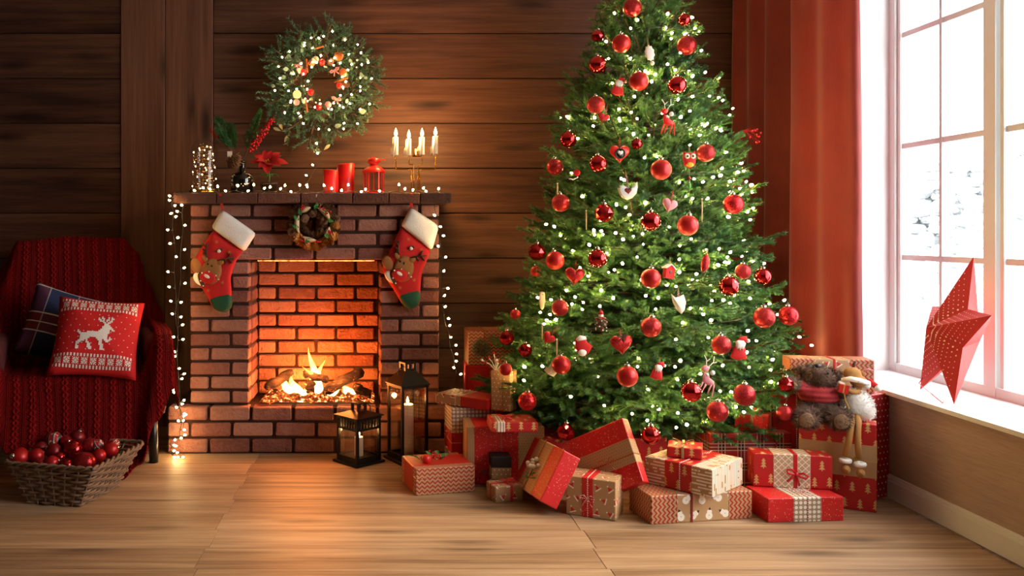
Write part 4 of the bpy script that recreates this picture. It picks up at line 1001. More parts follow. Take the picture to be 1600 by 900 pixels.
def throw():
    NU, NV = 150, 190; hw = .455; v = []; f = []; uvs = []
    hem = [(-1.2, .34), (-1, .30), (-.5, .13), (0, .055), (.45, .012), (.62, .07), (.8, .24), (1, .40), (1.2, .46)]
    for i in range(NU+1):
        s = -1.14+2.28*i/NU; a = abs(s); h = lut(hem, s); wa = sstep(.66, .84, a)
        bt = lut([(-1.2, .72), (-1, .78), (-.86, .95), (-.66, 1.085), (0, 1.11), (.55, 1.10), (.72, 1.03), (.86, .86), (1, .74), (1.2, .64)], s)
        fy = -.345-.03*wa
        low = max(0, 1-h/.35)
        I = [(.43, bt-.30), (.43, bt-.06), (.39, bt+.005), (.32, bt-.02), (.25, .78), (.20, .50), (.05, .475), (-.15, .47), (-.29, .465), (fy, .42), (fy-.02-.02*low, .30), (fy-.03-.10*low, max(h, .12) if h < .12 else h+(.42-h)*.35), (fy-.04-.2*low, h)]
        at = .665-.02*max(0, a-1)*10
        A = [(.43, bt-.30), (.43, bt-.05), (.40, bt), (.34, bt-.03), (.27, max(at, bt-.12)), (.20, max(at, bt-.18)), (.05, at+.005), (-.15, at+.005), (-.29, at-.01), (fy, .60), (fy-.02-.01*low, .50), (fy-.03-.04*low, h+(.5-h)*.45), (fy-.03-.08*low, h)]
        keys = [(p[0]+(q[0]-p[0])*wa, p[1]+(q[1]-p[1])*wa) for p, q in zip(I, A)]
        x = s*hw if a < 1 else math.copysign(hw+.02*(a-1)/.14, s); drop = 0 if a < 1 else (a-1)/.14
        if a > .86: drop += ((a-.86)/.14)**2*.12
        L = 0; pr = None
        for j in range(NV+1):
            y, z = interp(keys, j/NV)
            z2 = max(.006, z-drop*.10*(1 if z > .3 else .3))
            w_ = noise.noise(Vector((s*3.2, j/NV*7, 2)))*.012+noise.noise(Vector((s*8, j/NV*3, 7)))*.008*(j/NV)
            yy = y-w_-.03*math.sin(s*9)*max(0, j/NV-.75)
            if pr: L += math.hypot(yy-pr[0], z2-pr[1])
            pr = (yy, z2); v.append((x+.012*noise.noise(Vector((j*.05, s*2, 5))), yy, z2)); uvs.append((s*hw*1.05, L))
    for i in range(NU):
        for j in range(NV): f.append((i*(NV+1)+j, (i+1)*(NV+1)+j, (i+1)*(NV+1)+j+1, i*(NV+1)+j+1))
    me = raw('throw', v, f, [M['throw']], None, True); ul = me.uv_layers.new(name='UVMap')
    for lp in me.loops: ul.data[lp.index].uv = uvs[lp.vertex_index]
    o = link('throw_blanket', me, None, None, CH, (0, 0, CR)); md = o.modifiers.new('t', 'SOLIDIFY'); md.thickness = .008; md.offset = 1
    tag(o, 'dark red cable-knit throw draped over the armchair down to the floor', 'blanket')
throw()
def cushion(name, label, loc, rot, a, T, mat):
    P = []; n = 12
    for q in range(4):
        for k in range(n):
            u = -1+2*k/n; c = (u, -1) if q == 0 else (1, u) if q == 1 else (-u, 1) if q == 2 else (-1, -u); pinch = 1-.07*math.cos(u*PI/2)
            P.append((c[0]*a*(pinch if abs(c[0]) == 1 and q in (1, 3) else 1), c[1]*a*(pinch if q in (0, 2) else 1)))
    t = thing(name, label, 'cushion', loc, rot); MB().puff(P, T, (0, 0), 14, 0, 1, .55).build('pillow', M[mat], t, True); return t
def surf(x, z, a, T):
    m_, n_ = max(abs(x), abs(z), 1e-9), min(abs(x), abs(z)); u = n_/m_*.96; q = min(.99, m_/(a*(1-.07*math.cos(u*PI/2)))); return -T*(1-q*q)**.55-.0018
def knit_motif(t, rows, cell, cx, cz, a, T, nm):
    mb = MB(); h = len(rows); w_ = max(len(r) for r in rows)
    for j, r in enumerate(rows):
        for i, ch in enumerate(r):
            if ch != '#': continue
            x0, x1 = cx+(i-w_/2)*cell, cx+(i+1-w_/2)*cell; z1, z0_ = cz+(h/2-j)*cell, cz+(h/2-j-1)*cell
            q = [(x0, z0_), (x1, z0_), (x1, z1), (x0, z1)]; mb.add([(x, surf(x, z, a, T)-.0022, z) for x, z in q], [(0, 1, 2, 3)])
    mb.build(nm, M['white_knit'], t)
DEER = ["..............#...#.#...", "............#.##..#.##..", "............##.#.##.#...", ".............###.#.##...", "...............##.##....", "................###.....", "................####....", "...............######...", "...............#######..", "..............######.##.", "#............#######....", "##....##############....", ".##################.....", "..#################.....", "..#################.#...", "..######....#######.##..", "..#####......###.####...", ".####.#.......##..##....", "###...##......##........", "##.....##.....###.......", "#......##......##.......", "##.....###.....##.......", "##......##.....###......"]
FLK = ["#.#.#.#", ".##.##.", "##.#.##", "..###..", "##.#.##", ".##.##.", "#.#.#.#"]
a, T = .205, .085
t = cushion('deer_cushion', 'bright red knitted cushion with a white reindeer and snowflake bands', W(152, 528, 4.22)+Vector((0, 0, 0)), (-.50, .10, CR*.7), a, T, 'cushion_knit')
knit_motif(t, DEER, .0074, .0, -.005, a, T, 'reindeer_motif')
for cz in (.142, -.142):
    for k in range(9): knit_motif(t, FLK, .0042, -.16+.04*k, cz, a, T, 'snowflake_motif')
    for dz in (-.028, -.022, .022, .028): knit_motif(t, ['#.'*24], .0076, 0, cz+dz, a, T, 'stitch_row')
mb = ['.'*24]*1
for j in range(7): knit_motif(t, [('#.........' if j % 2 else '.....#....')*9], .0042, 0, -.09+.03*j, a, T, 'fleck_row')
cushion('tartan_cushion', 'navy tartan cushion tucked behind the red reindeer cushion', W(98, 510, 4.42), (-.35, .32, CR), .19, .07, 'tartan')
# ------------------------------------------------------------------ wicker basket of baubles
def basket():
    A, B, C = Vector((-1.244, 3.60, 0)), Vector((-1.491, 3.65, 0)), Vector((-1.177, 3.90, 0)); A2, B2, C2 = Vector((-1.19, 3.60, .15)), Vector((-1.61, 3.70, .15)), Vector((-1.10, 4.04, .155))
    D, D2 = B+C-A, B2+C2-A2; o = (A+B+C+D)/4; t = thing('wicker_basket', 'grey wicker basket heaped with red baubles on the floor', 'basket', o)
    bot = [p-o for p in (A, C, D, B)]; rim = [p-o for p in (A2, C2, D2, B2)]
    def ring(u, n=120, off=0.0, ph=0, amp=0.0, waves=26):
        c = [b.lerp(r, u) for b, r in zip(bot, rim)]; cen = sum(c, Vector())/4; out = []
        for k in range(n):
            q = 4*k/n; i = int(q); f = q-i; p = c[i].lerp(c[(i+1) % 4], f); e = min(f, 1-f); rd = max(0, .12-e)/.12; p = p.lerp(cen, rd*rd*.045); d = (p-cen); d.z = 0; d.normalize()
            out.append(p+d*(off+amp*math.cos(PI*waves*k/n+ph*PI)))
        return out
    for r in range(11):
        u = (r+.6)/11.2; R = ring(u, 130, 0, r % 2, .008); R = [p+Vector((0, 0, .0025*noise.noise(Vector((i*.15, r, 0))))) for i, p in enumerate(R)]
        MB().tube(R, .0058, 5, closed=True).build('weaver', M['wicker'], t, True)
    for k in range(26):
        i = k*130//26; P = [ring(u, 130)[i] for u in (0, .25, .5, .75, 1.0)]; MB().tube([P[0]]+P+[P[-1]+Vector((0, 0, .008))], .0042, 5).build('stake', M['wicker'], t)
    for ph in (0, 1):
        R = ring(1.04, 130, 0, ph, .007, 40); R = [p+Vector((0, 0, .007*math.sin(PI*40*i/130+ph*PI))) for i, p in enumerate(R)]; MB().tube(R, .0065, 6, closed=True).build('rim_braid', M['wicker'], t, True)
    bt = MB(); n = 120; R = ring(.03); bt.add(R, [tuple(range(n))]); bt.build('bottom', M['wicker'], t)
basket()
BALL = {}
def ball_mesh(kind):
    if kind in BALL: return BALL[kind]
    if kind == 'facet':
        b = bmesh.new(); bmesh.ops.create_icosphere(b, subdivisions=2, radius=1); me = bpy.data.meshes.new('ball')
        for v in b.verts: v.co *= 1+.07*noise.noise(v.co*2.7)
        b.to_mesh(me); b.free()
    else: me = mesh_of(MB().ball((0, 0, 0), 1, 28), None)
    me.materials.clear(); me.materials.append(M['b_'+kind]); BALL[kind] = me; return me
CAP = mesh_of(MB().lathe([(.22, .93), (.24, .98), (.24, 1.14), (.16, 1.18), (1e-6, 1.18)], 12), M['silver']); HOOK = mesh_of(MB().tube([(.0, 0, 1.16), (.10, 0, 1.28), (0, 0, 1.4), (-.10, 0, 1.28), (0, 0, 1.16)], .025, 5), M['silver'])
KN = {'matte': 'matte red', 'shiny': 'glossy red', 'glitter': 'glittery red', 'facet': 'faceted red', 'dark': 'dark red', 'sequin': 'sequin-textured red', 'tartan': 'tartan patterned'}
def bauble_at(label, loc, r, kind, group, rot=(0, 0, 0), cord=0.0):
    t = thing('bauble', label, 'bauble', loc, rot, group); inst('ball', ball_mesh(kind), t, (0, 0, 0), (0, 0, 0), r); inst('cap', CAP, t, (0, 0, 0), (0, 0, 0), r); inst('hook', HOOK, t, (0, 0, 0), (0, 0, 0), r)
    if cord: MB().tube([(0, 0, r*1.35), (.002, .004, r*1.35+cord)], .0008, 4).build('thread', M['leaf'], t)
    return t
rr = random.Random(77)
bb_list = [(30, 715, 16, 'matte', 'large matte red bauble at the left end of the basket'), (57, 712.5, 12, 'matte', 'matte red bauble second from the left in the basket'), (85, 688, 13, 'tartan', 'tartan bauble on top of the basket heap, left of centre'), (121, 684, 12, 'dark', 'dark red bauble topping the basket heap'),
           (115, 703, 15, 'shiny', 'large glossy red bauble in the middle of the basket'), (81, 723, 11, 'matte', 'small matte red bauble against the front rim of the basket'), (133, 723, 16.5, 'glitter', 'big glittery bauble at the front right of the basket'), (155, 712, 10.5, 'matte', 'small matte bauble right of the big glittery one in the basket'),
           (173, 703, 12, 'matte', 'matte red bauble at the right end of the basket'), (152, 696, 10, 'tartan', 'small tartan bauble right of centre in the basket'), (64, 700, 10, 'dark', 'dark bauble behind the left baubles of the basket'), (84, 705, 12, 'dark', 'dark bauble under the tartan one in the basket'),
           (93, 715, 9, 'shiny', 'small glossy bauble in the centre of the basket'), (140, 696, 12, 'glitter', 'glittery bauble behind the right tartan one in the basket'), (62, 724, 8, 'glitter', 'tiny glittery bauble at the front left rim of the basket'), (105, 727, 9, 'shiny', 'small glossy bauble beside the big glittery one in the basket'),
           (178, 694, 9, 'tartan', 'tartan bauble at the far right end of the basket'), (104, 690, 10, 'glitter', 'glittery bauble between the two topmost basket baubles')]
for x, y, r, k, lb in bb_list:
    Y = 3.70+(728-y)/44*.27; bauble_at(lb, W(x, y, Y), r*Y/FPX, k, 'baubles in the wicker basket', (rr.uniform(-1.8, 1.8), rr.uniform(-1.8, 1.8), 0))
# ------------------------------------------------------------------ the fir tree
TC = Vector((1.325, 4.36, 0))
RP_ = [(.10, .60), (.22, .72), (.36, .82), (.52, .82), (.80, .70), (1.03, .61), (1.35, .535), (1.67, .465), (2.0, .335), (2.32, .205), (2.50, .09), (2.60, .02), (2.7, .01)]
def TR(z):
    for (a, b), (c, d) in zip(RP_, RP_[1:]):
        if z <= c: return b+(d-b)*max(0, (z-a)/(c-a))
    return .01
tree = thing('christmas_tree', 'tall decorated green fir tree standing between fireplace and window', 'tree', TC)
MB().tube([(0, 0, 0), (0, 0, 1.2), (.01, 0, 2.56)], [.035, .025, .006], 10).build('trunk', M['bark'], tree, True)
std = MB()
for k in range(4): std.tube([(0, 0, .09), (.13*math.cos(k*PI/2+.5), .13*math.sin(k*PI/2+.5), .05), (.24*math.cos(k*PI/2+.5), .24*math.sin(k*PI/2+.5), .008)], .009, 6)
std.build('stand', M['black_metal'], tree)
BL = [(.74, [branch_mesh('branch', .74, 1+i, M['needle'], per=4.2, start=.42) for i in range(3)]), (.52, [branch_mesh('branch', .52, 11+i, M['needle'], per=4.2, start=.38) for i in range(3)]), (.36, [branch_mesh('branch', .36, 21+i, M['needle'], per=4, start=.25) for i in range(3)]), (.22, [branch_mesh('branch', .22, 31+i, M['needle'], per=4, start=.1) for i in range(2)])]
rt = random.Random(99)
def add_branch(z, az, phi, L):
    Lm, ms = min(BL, key=lambda q: abs(q[0]-L)); d = Vector((math.cos(az)*math.cos(phi), math.sin(az)*math.cos(phi), math.sin(phi)))
    x = d; zz = (Vector((0, 0, 1))-x*x.z).normalized(); y = zz.cross(x); R = (Matrix((x, y, zz)).transposed() @ Matrix.Rotation(rt.uniform(-.35, .35), 3, 'X')).to_euler()
    inst('branch', rt.choice(ms), tree, (0, 0, z), R, L/Lm)
NB = 292; cum = []; acc = 0
for i in range(200):
    z = .25+2.28*i/199; acc += (TR(z)**.85+.05); cum.append((acc, z))
for k in range(NB):
    q = acc*(k+.5)/NB; zt = next(z for a, z in cum if a >= q); g = (k*.61803398875) % 1.0
    # three quarters of the branches face the room side (towards -y)
    az = (-PI*1.08+1.16*PI*(g/.76)) if g < .76 else (.08*PI+.84*PI*((g-.76)/.24))
    R = TR(zt)*rt.uniform(.80, 1.06); R = min(R, .68) if math.sin(az) > .6 else R; phi = math.radians(-6+34*min(1, max(0, (zt-.2)/2.2)))+rt.uniform(-.12, .12); L = R/math.cos(phi)
    za = zt-math.sin(phi)*L*.9-.02*L; add_branch(max(.10, za), az, phi, max(.1, L))
add_branch(2.5, 0, 1.5, .16)
def on_tree(px, py, k=.98):
    Y = TC.y-.3
    for _ in range(40):
        p = W(px, py, Y); R = TR(p.z)*k; dx = p.x-TC.x; q = R*R-dx*dx; Yn = TC.y-(math.sqrt(q) if q > 0 else 0); Y += (Yn-Y)*.5
    return W(px, py, Y)
# baubles on the tree
TB = [(988, 12, 14.5, 'glitter', 'glittery red bauble at the very top of the tree'), (971, 68, 14.5, 'matte', 'matte red bauble near the tree top, upper left'), (1073, 71, 15, 'glitter', 'glittery bauble near the tree top at the right edge'), (934, 101, 14, 'shiny', 'glossy bauble high on the left edge of the tree'),
      (998, 127, 15, 'matte', 'matte red bauble in the middle below the white snowflake charm'), (1058, 133, 14.5, 'shiny', 'glossy bauble upper right above the red deer charm'), (931, 164, 14, 'glitter', 'glittery bauble on the upper left above the small felt heart'), (934, 56, 10, 'facet', 'small faceted bauble on the left edge near the tree top'),
      (1069, 31, 10, 'shiny', 'small glossy bauble on the right edge at the tree top'), (888, 218, 13, 'shiny', 'glossy bauble on the left edge level with the tin heart'), (867, 261, 13, 'glitter', 'glittery bauble on the left edge above the skate charm'), (935, 256, 14, 'shiny', 'glossy bauble left of the tin heart'),
      (1033, 265, 16, 'matte', 'large matte bauble in the centre right of the white bird'), (1103, 239, 14, 'glitter', 'glittery bauble right of the owl'), (876, 317, 14, 'glitter', 'glittery bauble on the left below the skate charm'), (944, 333, 15, 'facet', 'faceted bauble below left of the white bird'), (1017, 346, 15.5, 'shiny', 'glossy bauble in the centre below the white bird'),
      (1075, 352, 16, 'matte', 'matte bauble right of centre under the pink heart'), (1146, 319, 15.5, 'sequin', 'sequin bauble on the right side level with the pink heart'), (995, 225, 9, 'facet', 'small faceted bauble right of the tin heart'), (839, 394, 14, 'facet', 'faceted bauble at the left edge halfway down'), (867, 407, 14.5, 'matte', 'matte bauble on the left next to the edge faceted one'),
      (934, 404, 15, 'shiny', 'glossy bauble above right of the large felt heart'), (837, 424, 8, 'matte', 'tiny matte bauble at the left edge halfway down'), (875, 481, 13, 'glitter', 'glittery bauble right of the wooden oval charm'), (805, 491, 8, 'glitter', 'tiny glittery bauble on the far left branch tips'), (792, 528, 12, 'facet', 'faceted bauble on the far left tips by the chevron gift'),
      (821, 547, 11, 'facet', 'small faceted bauble low on the left'), (1017, 435, 15.5, 'matte', 'matte bauble left of the little red house'), (1139, 447, 15.5, 'shiny', 'glossy bauble on the right halfway down'), (1192, 432, 13, 'shiny', 'glossy bauble at the right edge in front of the curtain'), (1161, 424, 12, 'glitter', 'glittery bauble just above the glossy right one'),
      (1017, 511, 16, 'glitter', 'glittery bauble in the centre below the white wing'), (1194, 496, 16.5, 'glitter', 'large glittery bauble on the right lower side'), (1232, 493, 15, 'sequin', 'textured bauble on the far right tips by the curtain'), (1127, 539, 15, 'glitter', 'glittery bauble left of the bearded figure charm'), (877, 570, 14.5, 'matte', 'matte bauble low on the left beside the white dove'),
      (824, 627, 14.5, 'sequin', 'sequin bauble above the small flat red gift at lower left'), (980, 588, 16.5, 'matte', 'large matte bauble low in the centre'), (884, 675, 14, 'facet', 'faceted bauble hanging over the leaning gifts'), (1017, 680, 15, 'shiny', 'glossy bauble hanging lowest in the centre by the striped gift'), (1080, 612, 16, 'shiny', 'glossy bauble below left of the lower deer charm'),
      (1121, 643, 16.5, 'glitter', 'glittery bauble low above the plaid gift'), (1163, 617, 17, 'glitter', 'largest glittery bauble low on the right'), (1228, 601, 12, 'facet', 'faceted bauble beside the paw of the teddy bear'), (1226, 645, 12, 'glitter', 'glittery bauble behind the foot of the teddy bear'), (790, 577, 10, 'matte', 'small matte bauble on the lowest left tips above the kraft gift')]
TB[39] = (884, 675, 14, 'facet', TB[39][4]); TB[40] = (1017, 680, 15, 'shiny', TB[40][4])
for x, y, r, k, lb in TB:
    p = on_tree(x, y, 1.03); s = r*p.y/FPX; bauble_at(lb, p, s, k, 'baubles on the tree', (rt.uniform(-.1, .1), rt.uniform(-.12, .12), rt.uniform(0, 6)), .02)
# ornaments: local frame x right, z up, facing -y
def orn(name, label, cat, px, py, rot=0.0, yaw=0.0, cord='twine', cl=.05, k=1.04):
    p = on_tree(px, py, k); t = thing(name, label, cat, p, (0, rot, yaw), 'hanging charms on the tree')
    if cord: MB().tube([(-.003, 0, .018), (-.001, .004, .018+cl*.6), (.001, .008, .02+cl), (.003, .004, .018+cl*.6), (.004, 0, .018)], .0009, 4).build('cord', M[cord], t)
    return t
def heart(s, n=28):
    P = []
    for i in range(n):
        a = 2*PI*i/n; P.append((s*math.sin(a)**3, s*(13*math.cos(a)-5*math.cos(2*a)-2*math.cos(3*a)-math.cos(4*a))/16.0))
    return P
def px_(n): return n*3.6/FPX
for x, y, w_, mt, rot, lb in ((943, 184, 10, 'red_felt', .3, 'small red felt heart on the upper left of the tree'), (898, 430, 17, 'glitter_felt', .1, 'large glittery red heart on the left middle of the tree'), (971, 537, 18, 'glitter_felt', -.1, 'glittery red heart with a bow low in the centre'), (857, 528, 11, 'red_felt', .7, 'red felt heart low on the left'), (1046, 320, 13, 'pink_felt', .3, 'pink felt heart above the right matte bauble')):
    t = orn('heart_ornament', lb, 'ornament', x, y, rot, 0, 'red_ribbon'); MB().puff(heart(px_(w_)), px_(w_)*.42, None, 6).build('heart', M[mt], t, True)
    if y == 537: inst('bow', bow_mesh(.02, M['dark_felt']), t, (0, -.018, px_(w_)*.7), (0, 0, 0), 1)
t = orn('tin_heart', 'red tin heart with a dark round window and white centre', 'ornament', 968, 239, 0, 0, 'red_ribbon'); MB().puff(heart(px_(17)), .010, None, 6).build('heart', M['red_enamel'], t, True)
MB().tube([(px_(8)*math.cos(a), -.011, px_(8)*math.sin(a)-.004) for a in [2*PI*i/20 for i in range(20)]], .003, 6, closed=True).build('ring', M['black'], t, True); MB().ball((0, -.008, -.004), px_(7.5), 14, sc=(1, .25, 1)).build('window', M['black'], t, True); MB().puff(heart(px_(5)), .004, None, 4, -.014).build('centre', M['white_felt'], t, True)
BIRD = [(-17, 6), (-13, 10), (-7, 10), (-2, 7), (6, 6), (12, 8), (17, 13), (17, 4), (14, -6), (6, -13), (-3, -15), (-11, -11), (-15, -3)]
t = orn('white_bird', 'white wooden bird with a dark red heart in the middle of the tree', 'ornament', 981, 298, -.1, 0, 'candy', .075); MB().puff([(px_(a), px_(b)) for a, b in BIRD], .006, None, 4).build('body', M['white_felt'], t, True); MB().puff(heart(px_(6)), .003, None, 4, -.006).build('heart_patch', M['dark_ribbon'], t, True)
BIRD2 = [(-13, 12), (-6, 17), (3, 16), (6, 8), (15, 0), (10, -10), (2, -16), (-6, -14), (-13, -4)]
t = orn('red_bird', 'red and white painted bird low on the left of the tree', 'ornament', 911, 541, 0, 0, 'twine'); MB().puff([(px_(a), px_(b)) for a, b in BIRD2], .012, None, 5).build('body', M['red_felt'], t, True)
MB().ball((px_(-2), -.010, px_(-10)), px_(7), 10, sc=(1, .5, .8)).build('belly', M['white_felt'], t, True); MB().puff([(px_(a), px_(b)) for a, b in ((-12, 12), (-6, 18), (4, 16), (5, 11), (-10, 8))], .008, None, 3, -.008).build('cap', M['white_felt'], t, True); MB().tube([(px_(-8), 0, px_(-14)), (px_(-9), -.004, px_(-19))], .001, 4).tube([(px_(3), 0, px_(-14)), (px_(4), -.004, px_(-19))], .001, 4).build('feet', M['gold_twine'], t)
t = orn('white_dove', 'white dove charm half hidden by the low left matte bauble', 'ornament', 860, 576, .2, 0, None); MB().puff([(px_(a), px_(b)) for a, b in ((-10, -4), (-3, 2), (0, 12), (6, 14), (7, 4), (12, -4), (8, -12), (-2, -10))], .006, None, 4).build('body', M['white_felt'], t, True)
MB().puff([(px_(a), px_(b)) for a, b in ((-9, -1), (1, 4), (3, -4), (-3, -8))], .005, None, 3, -.005).build('wing', M['cream_felt'], t, True)
t = orn('white_wing', 'white folded felt wing charm in the middle of the tree', 'ornament', 1060, 474, 0, 0, 'candy'); MB().puff([(px_(a), px_(b)) for a, b in ((-12, 16), (-5, 9), (2, 11), (8, 14), (12, 2), (10, -10), (5, -17), (-3, -10), (-9, 2))], .008, None, 4).build('wing', M['white_felt'], t, True)
MB().tube([(px_(-8), -.007, px_(8)), (px_(4), -.010, px_(-10))], .0016, 5).build('seam', M['cream_felt'], t)
t = orn('wooden_oval', 'pale wooden oval charm on the left side of the tree', 'ornament', 847, 470, 0, .5, 'dark_ribbon'); MB().puff([(px_(a), px_(b)) for a, b in ((-6, 14), (0, 16), (6, 14), (7, 0), (4, -12), (0, -16), (-4, -12), (-7, 0))], .006, None, 4).build('slice', M['pale_wood'], t, True); MB().ball((0, -.005, px_(11)), .003, 6).build('eyelet', M['gold'], t)
t = orn('pink_oval', 'narrow pink glitter charm seen edge-on right of centre', 'ornament', 1102, 412, .15, 0, 'candy'); MB().ball((0, 0, 0), px_(15), 14, sc=(.45, .35, 1)).build('pod', M['glitter_felt'], t, True); MB().lathe([(.004, px_(14)), (.005, px_(15)), (.003, px_(17))], 8).build('cap', M['gold'], t, True)
t = orn('owl', 'small red felt owl with big white eyes on the right', 'ornament', 1077, 250, 0, 0, 'twine', .06); MB().puff([(px_(a), px_(b)) for a, b in ((-10, 15), (-4, 12), (4, 12), (10, 15), (11, 2), (9, -9), (0, -14), (-9, -9), (-11, 2))], .011, None, 5).build('body', M['red_felt'], t, True)
for s in (-1, 1):
    e = MB().ball((px_(s*5), -.011, px_(6)), px_(4.6), 12, sc=(1, .4, 1)).build('eye', M['cream_felt'], t, True); MB().ball((px_(s*4.6), -.016, px_(6)), px_(1.8), 8, sc=(1, .5, 1)).build('pupil', M['black'], e, True)
MB().ball((0, -.008, px_(-8)), px_(6), 12, sc=(1.1, .5, .7)).build('belly', M['yellow_felt'], t, True)
MB().tube([(0, 0, px_(-14)), (0, 0, px_(-62))], .0009, 4).build('tail_cord', M['twine'], t); MB().ball((0, 0, px_(-30)), .006, 8).build('bead', M['berry'], t, True); MB().lathe([(.006, px_(-48)), (.008, px_(-46)), (.008, px_(-42)), (.005, px_(-40))], 10).build('bell', M['leaf'], t, True)
def deer_orn(label, x, y, c1, c2, rot, s=1.0):
    t = orn('deer_ornament', label, 'ornament', x, y, rot, 0, None); p = lambda a, b: (px_(a*s), px_(b*s))
    MB().puff([p(a, b) for a, b in ((-9, 10), (-2, 8), (4, 2), (11, -1), (13, -7), (3, -9), (-6, -6))], .007, None, 4).build('body', M[c1], t, True)
    for a, b, c, d in ((-5, -6, -9, -24), (0, -8, -3, -22), (8, -7, 6, -22), (12, -6, 14, -24)): MB().tube([(px_(a*s), 0, px_(b*s)), (px_(c*s), 0, px_(d*s))], [.0042, .002], 6).build('leg', M[c1], t, True)
    MB().puff([p(a, b) for a, b in ((-14, 14), (-8, 20), (0, 18), (-2, 11), (-8, 9))], .008, None, 3).build('head', M[c1], t, True); MB().puff([p(a, b) for a, b in ((-6, 8), (0, 9), (3, 4), (-4, 3))], .009, None, 3).build('scarf', M[c2], t, True)
    for pts in (((-6, 19), (-8, 28), (-13, 34)), ((-2, 19), (3, 27), (2, 36)), ((-7, 26), (-3, 31)), ((1, 25), (8, 28))): MB().tube([(px_(a*s), 0, px_(b*s)) for a, b in pts], .0018, 5).build('antler', M[c2], t)
    MB().ball((px_(5*s), -.004, px_(11*s)), px_(4*s), 8).build('pompom', M['white_fur'], t, True)
deer_orn('red and white wooden deer with branching antlers near the tree top', 1043, 188, 'red_enamel', 'white_felt', .1)
deer_orn('pale pink and white deer charm low on the right of the tree', 1105, 592, 'pink_felt', 'white_felt', .25, 1.0)
def gnome(label, x, y, s, rot):
    t = orn('bearded_figure', label, 'ornament', x, y, rot, 0, 'twine', .05); MB().puff([(px_(a*s), px_(b*s)) for a, b in ((-12, -14), (-9, 2), (0, 8), (9, 2), (13, -14), (0, -17))], .010, None, 5).build('coat', M['red_felt'], t, True)
    MB().puff([(px_(a*s), px_(b*s)) for a, b in ((-8, 10), (-5, -1), (-2, 1), (0, -4), (2, 1), (5, -2), (8, 9), (4, 13), (-4, 13))], .008, None, 3, -.008).build('beard', M['white_felt'], t, True); MB().puff([(px_(a*s), px_(b*s)) for a, b in ((-7, 11), (0, 18), (9, 20), (12, 12), (7, 10))], .009, None, 3).build('hat', M['red_felt'], t, True)
    MB().ball((px_(12*s), 0, px_(13*s)), px_(3*s), 8).build('pompom', M['white_fur'], t, True)
gnome('red felt figure with white beard on the upper left of the tree', 966, 136, .9, .2); gnome('red felt figure with white beard low on the right of the tree', 1155, 545, 1.05, .1); gnome('tiny red felt figure with white beard low in the centre', 1027, 580, .8, .2)
t = orn('pinecone_ornament', 'small frosted pine cone with a red capped head left of centre', 'ornament', 939, 506, 0, 0, 'red_ribbon'); inst('scales', CONE, t, (0, 0, 0), (PI, 0, 0), .066); MB().lathe([(1e-6, .062), (.008, .052), (.012, .042), (1e-6, .038)], 10).build('hat', M['red_felt'], t, True); MB().ball((0, 0, .034), .011, 10).build('head', M['white_fur'], t, True); MB().lathe([(.014, .018), (.017, .022), (.013, .03), (1e-6, .03)], 10).build('collar', M['red_felt'], t, True)
for k in range(16): MB().ball((.024*math.cos(k*2.4), .024*math.sin(k*2.4), -.03+.003*k), .0035, 6).build('frost', M['white_felt'], t)
t = orn('bird_house', 'tiny red house with a white roof in the middle of the tree', 'ornament', 1045, 425, .15, .3, 'twine'); MB().prism([(px_(-8), px_(-10)), (px_(8), px_(-10)), (px_(8), px_(5)), (0, px_(11)), (px_(-8), px_(5))], -.012, .012).build('walls', M['red_felt'], t)
for s in (-1, 1): MB().box((s*px_(5), 0, px_(9)), (px_(13), .032, .003), Matrix.Rotation(s*.62, 3, 'Y')).build('roof', M['white_felt'], t)
MB().ball((0, -.012, 0), px_(2.4), 8, sc=(1, .3, 1.3)).build('hole', M['black'], t)
t = orn('snowflake_charm', 'white scalloped snowflake charm near the tree top', 'ornament', 1015, 83, -.15, 0, 'twine', .07); MB().puff([(px_((9 if i % 2 else 7.5)*math.cos(a)), px_((15 if i % 2 else 12.5)*math.sin(a))) for i, a in enumerate([2*PI*i/20 for i in range(20)])], .006, None, 4).build('flake', M['white_felt'], t, True); MB().ball((px_(2), 0, px_(-18)), px_(4), 8).build('bobble', M['white_felt'], t, True)
t = orn('skate_charm', 'grey and red skate charm on the left edge of the tree', 'ornament', 898, 275, -.2, 0, None); MB().tube([(px_(a), 0, px_(b)) for a, b in ((-12, 2), (-11, -3), (-5, -5), (4, -4), (6, 2))], .003, 6).build('blade', M['silver'], t, True); MB().ball((px_(5), 0, px_(5)), px_(6), 10, sc=(1, .6, 1)).build('boot', M['red_felt'], t, True)
def dec_twigs():
    for x, y, sd, lb in ((1160, 205, 1, 'red glitter twig on the right edge of the tree'), (775, 580, 2, 'white and red sparkling twig on the lowest left tips')):
        rr = random.Random(sd); t = thing('glitter_twig', lb, 'ornament', on_tree(x, y, 1.0), group='hanging charms on the tree')
        for k in range(9):
            a = rr.uniform(-.6, 2.6) if sd == 2 else rr.uniform(-.9, .3); l = rr.uniform(.04, .09); MB().tube([(0, 0, 0), (l*.5*math.cos(a), -.01, l*.5*math.sin(a)+.01), (l*math.cos(a), -.015, l*math.sin(a))], .0014, 4).build('twig', M['white_felt' if sd == 2 else 'b_glitter'], t)
            inst('berry', WBERRY if (sd == 2 and k % 3 == 0) else BERRY, t, (l*math.cos(a), -.015, l*math.sin(a)), (0, 0, 0), .006)
dec_twigs()
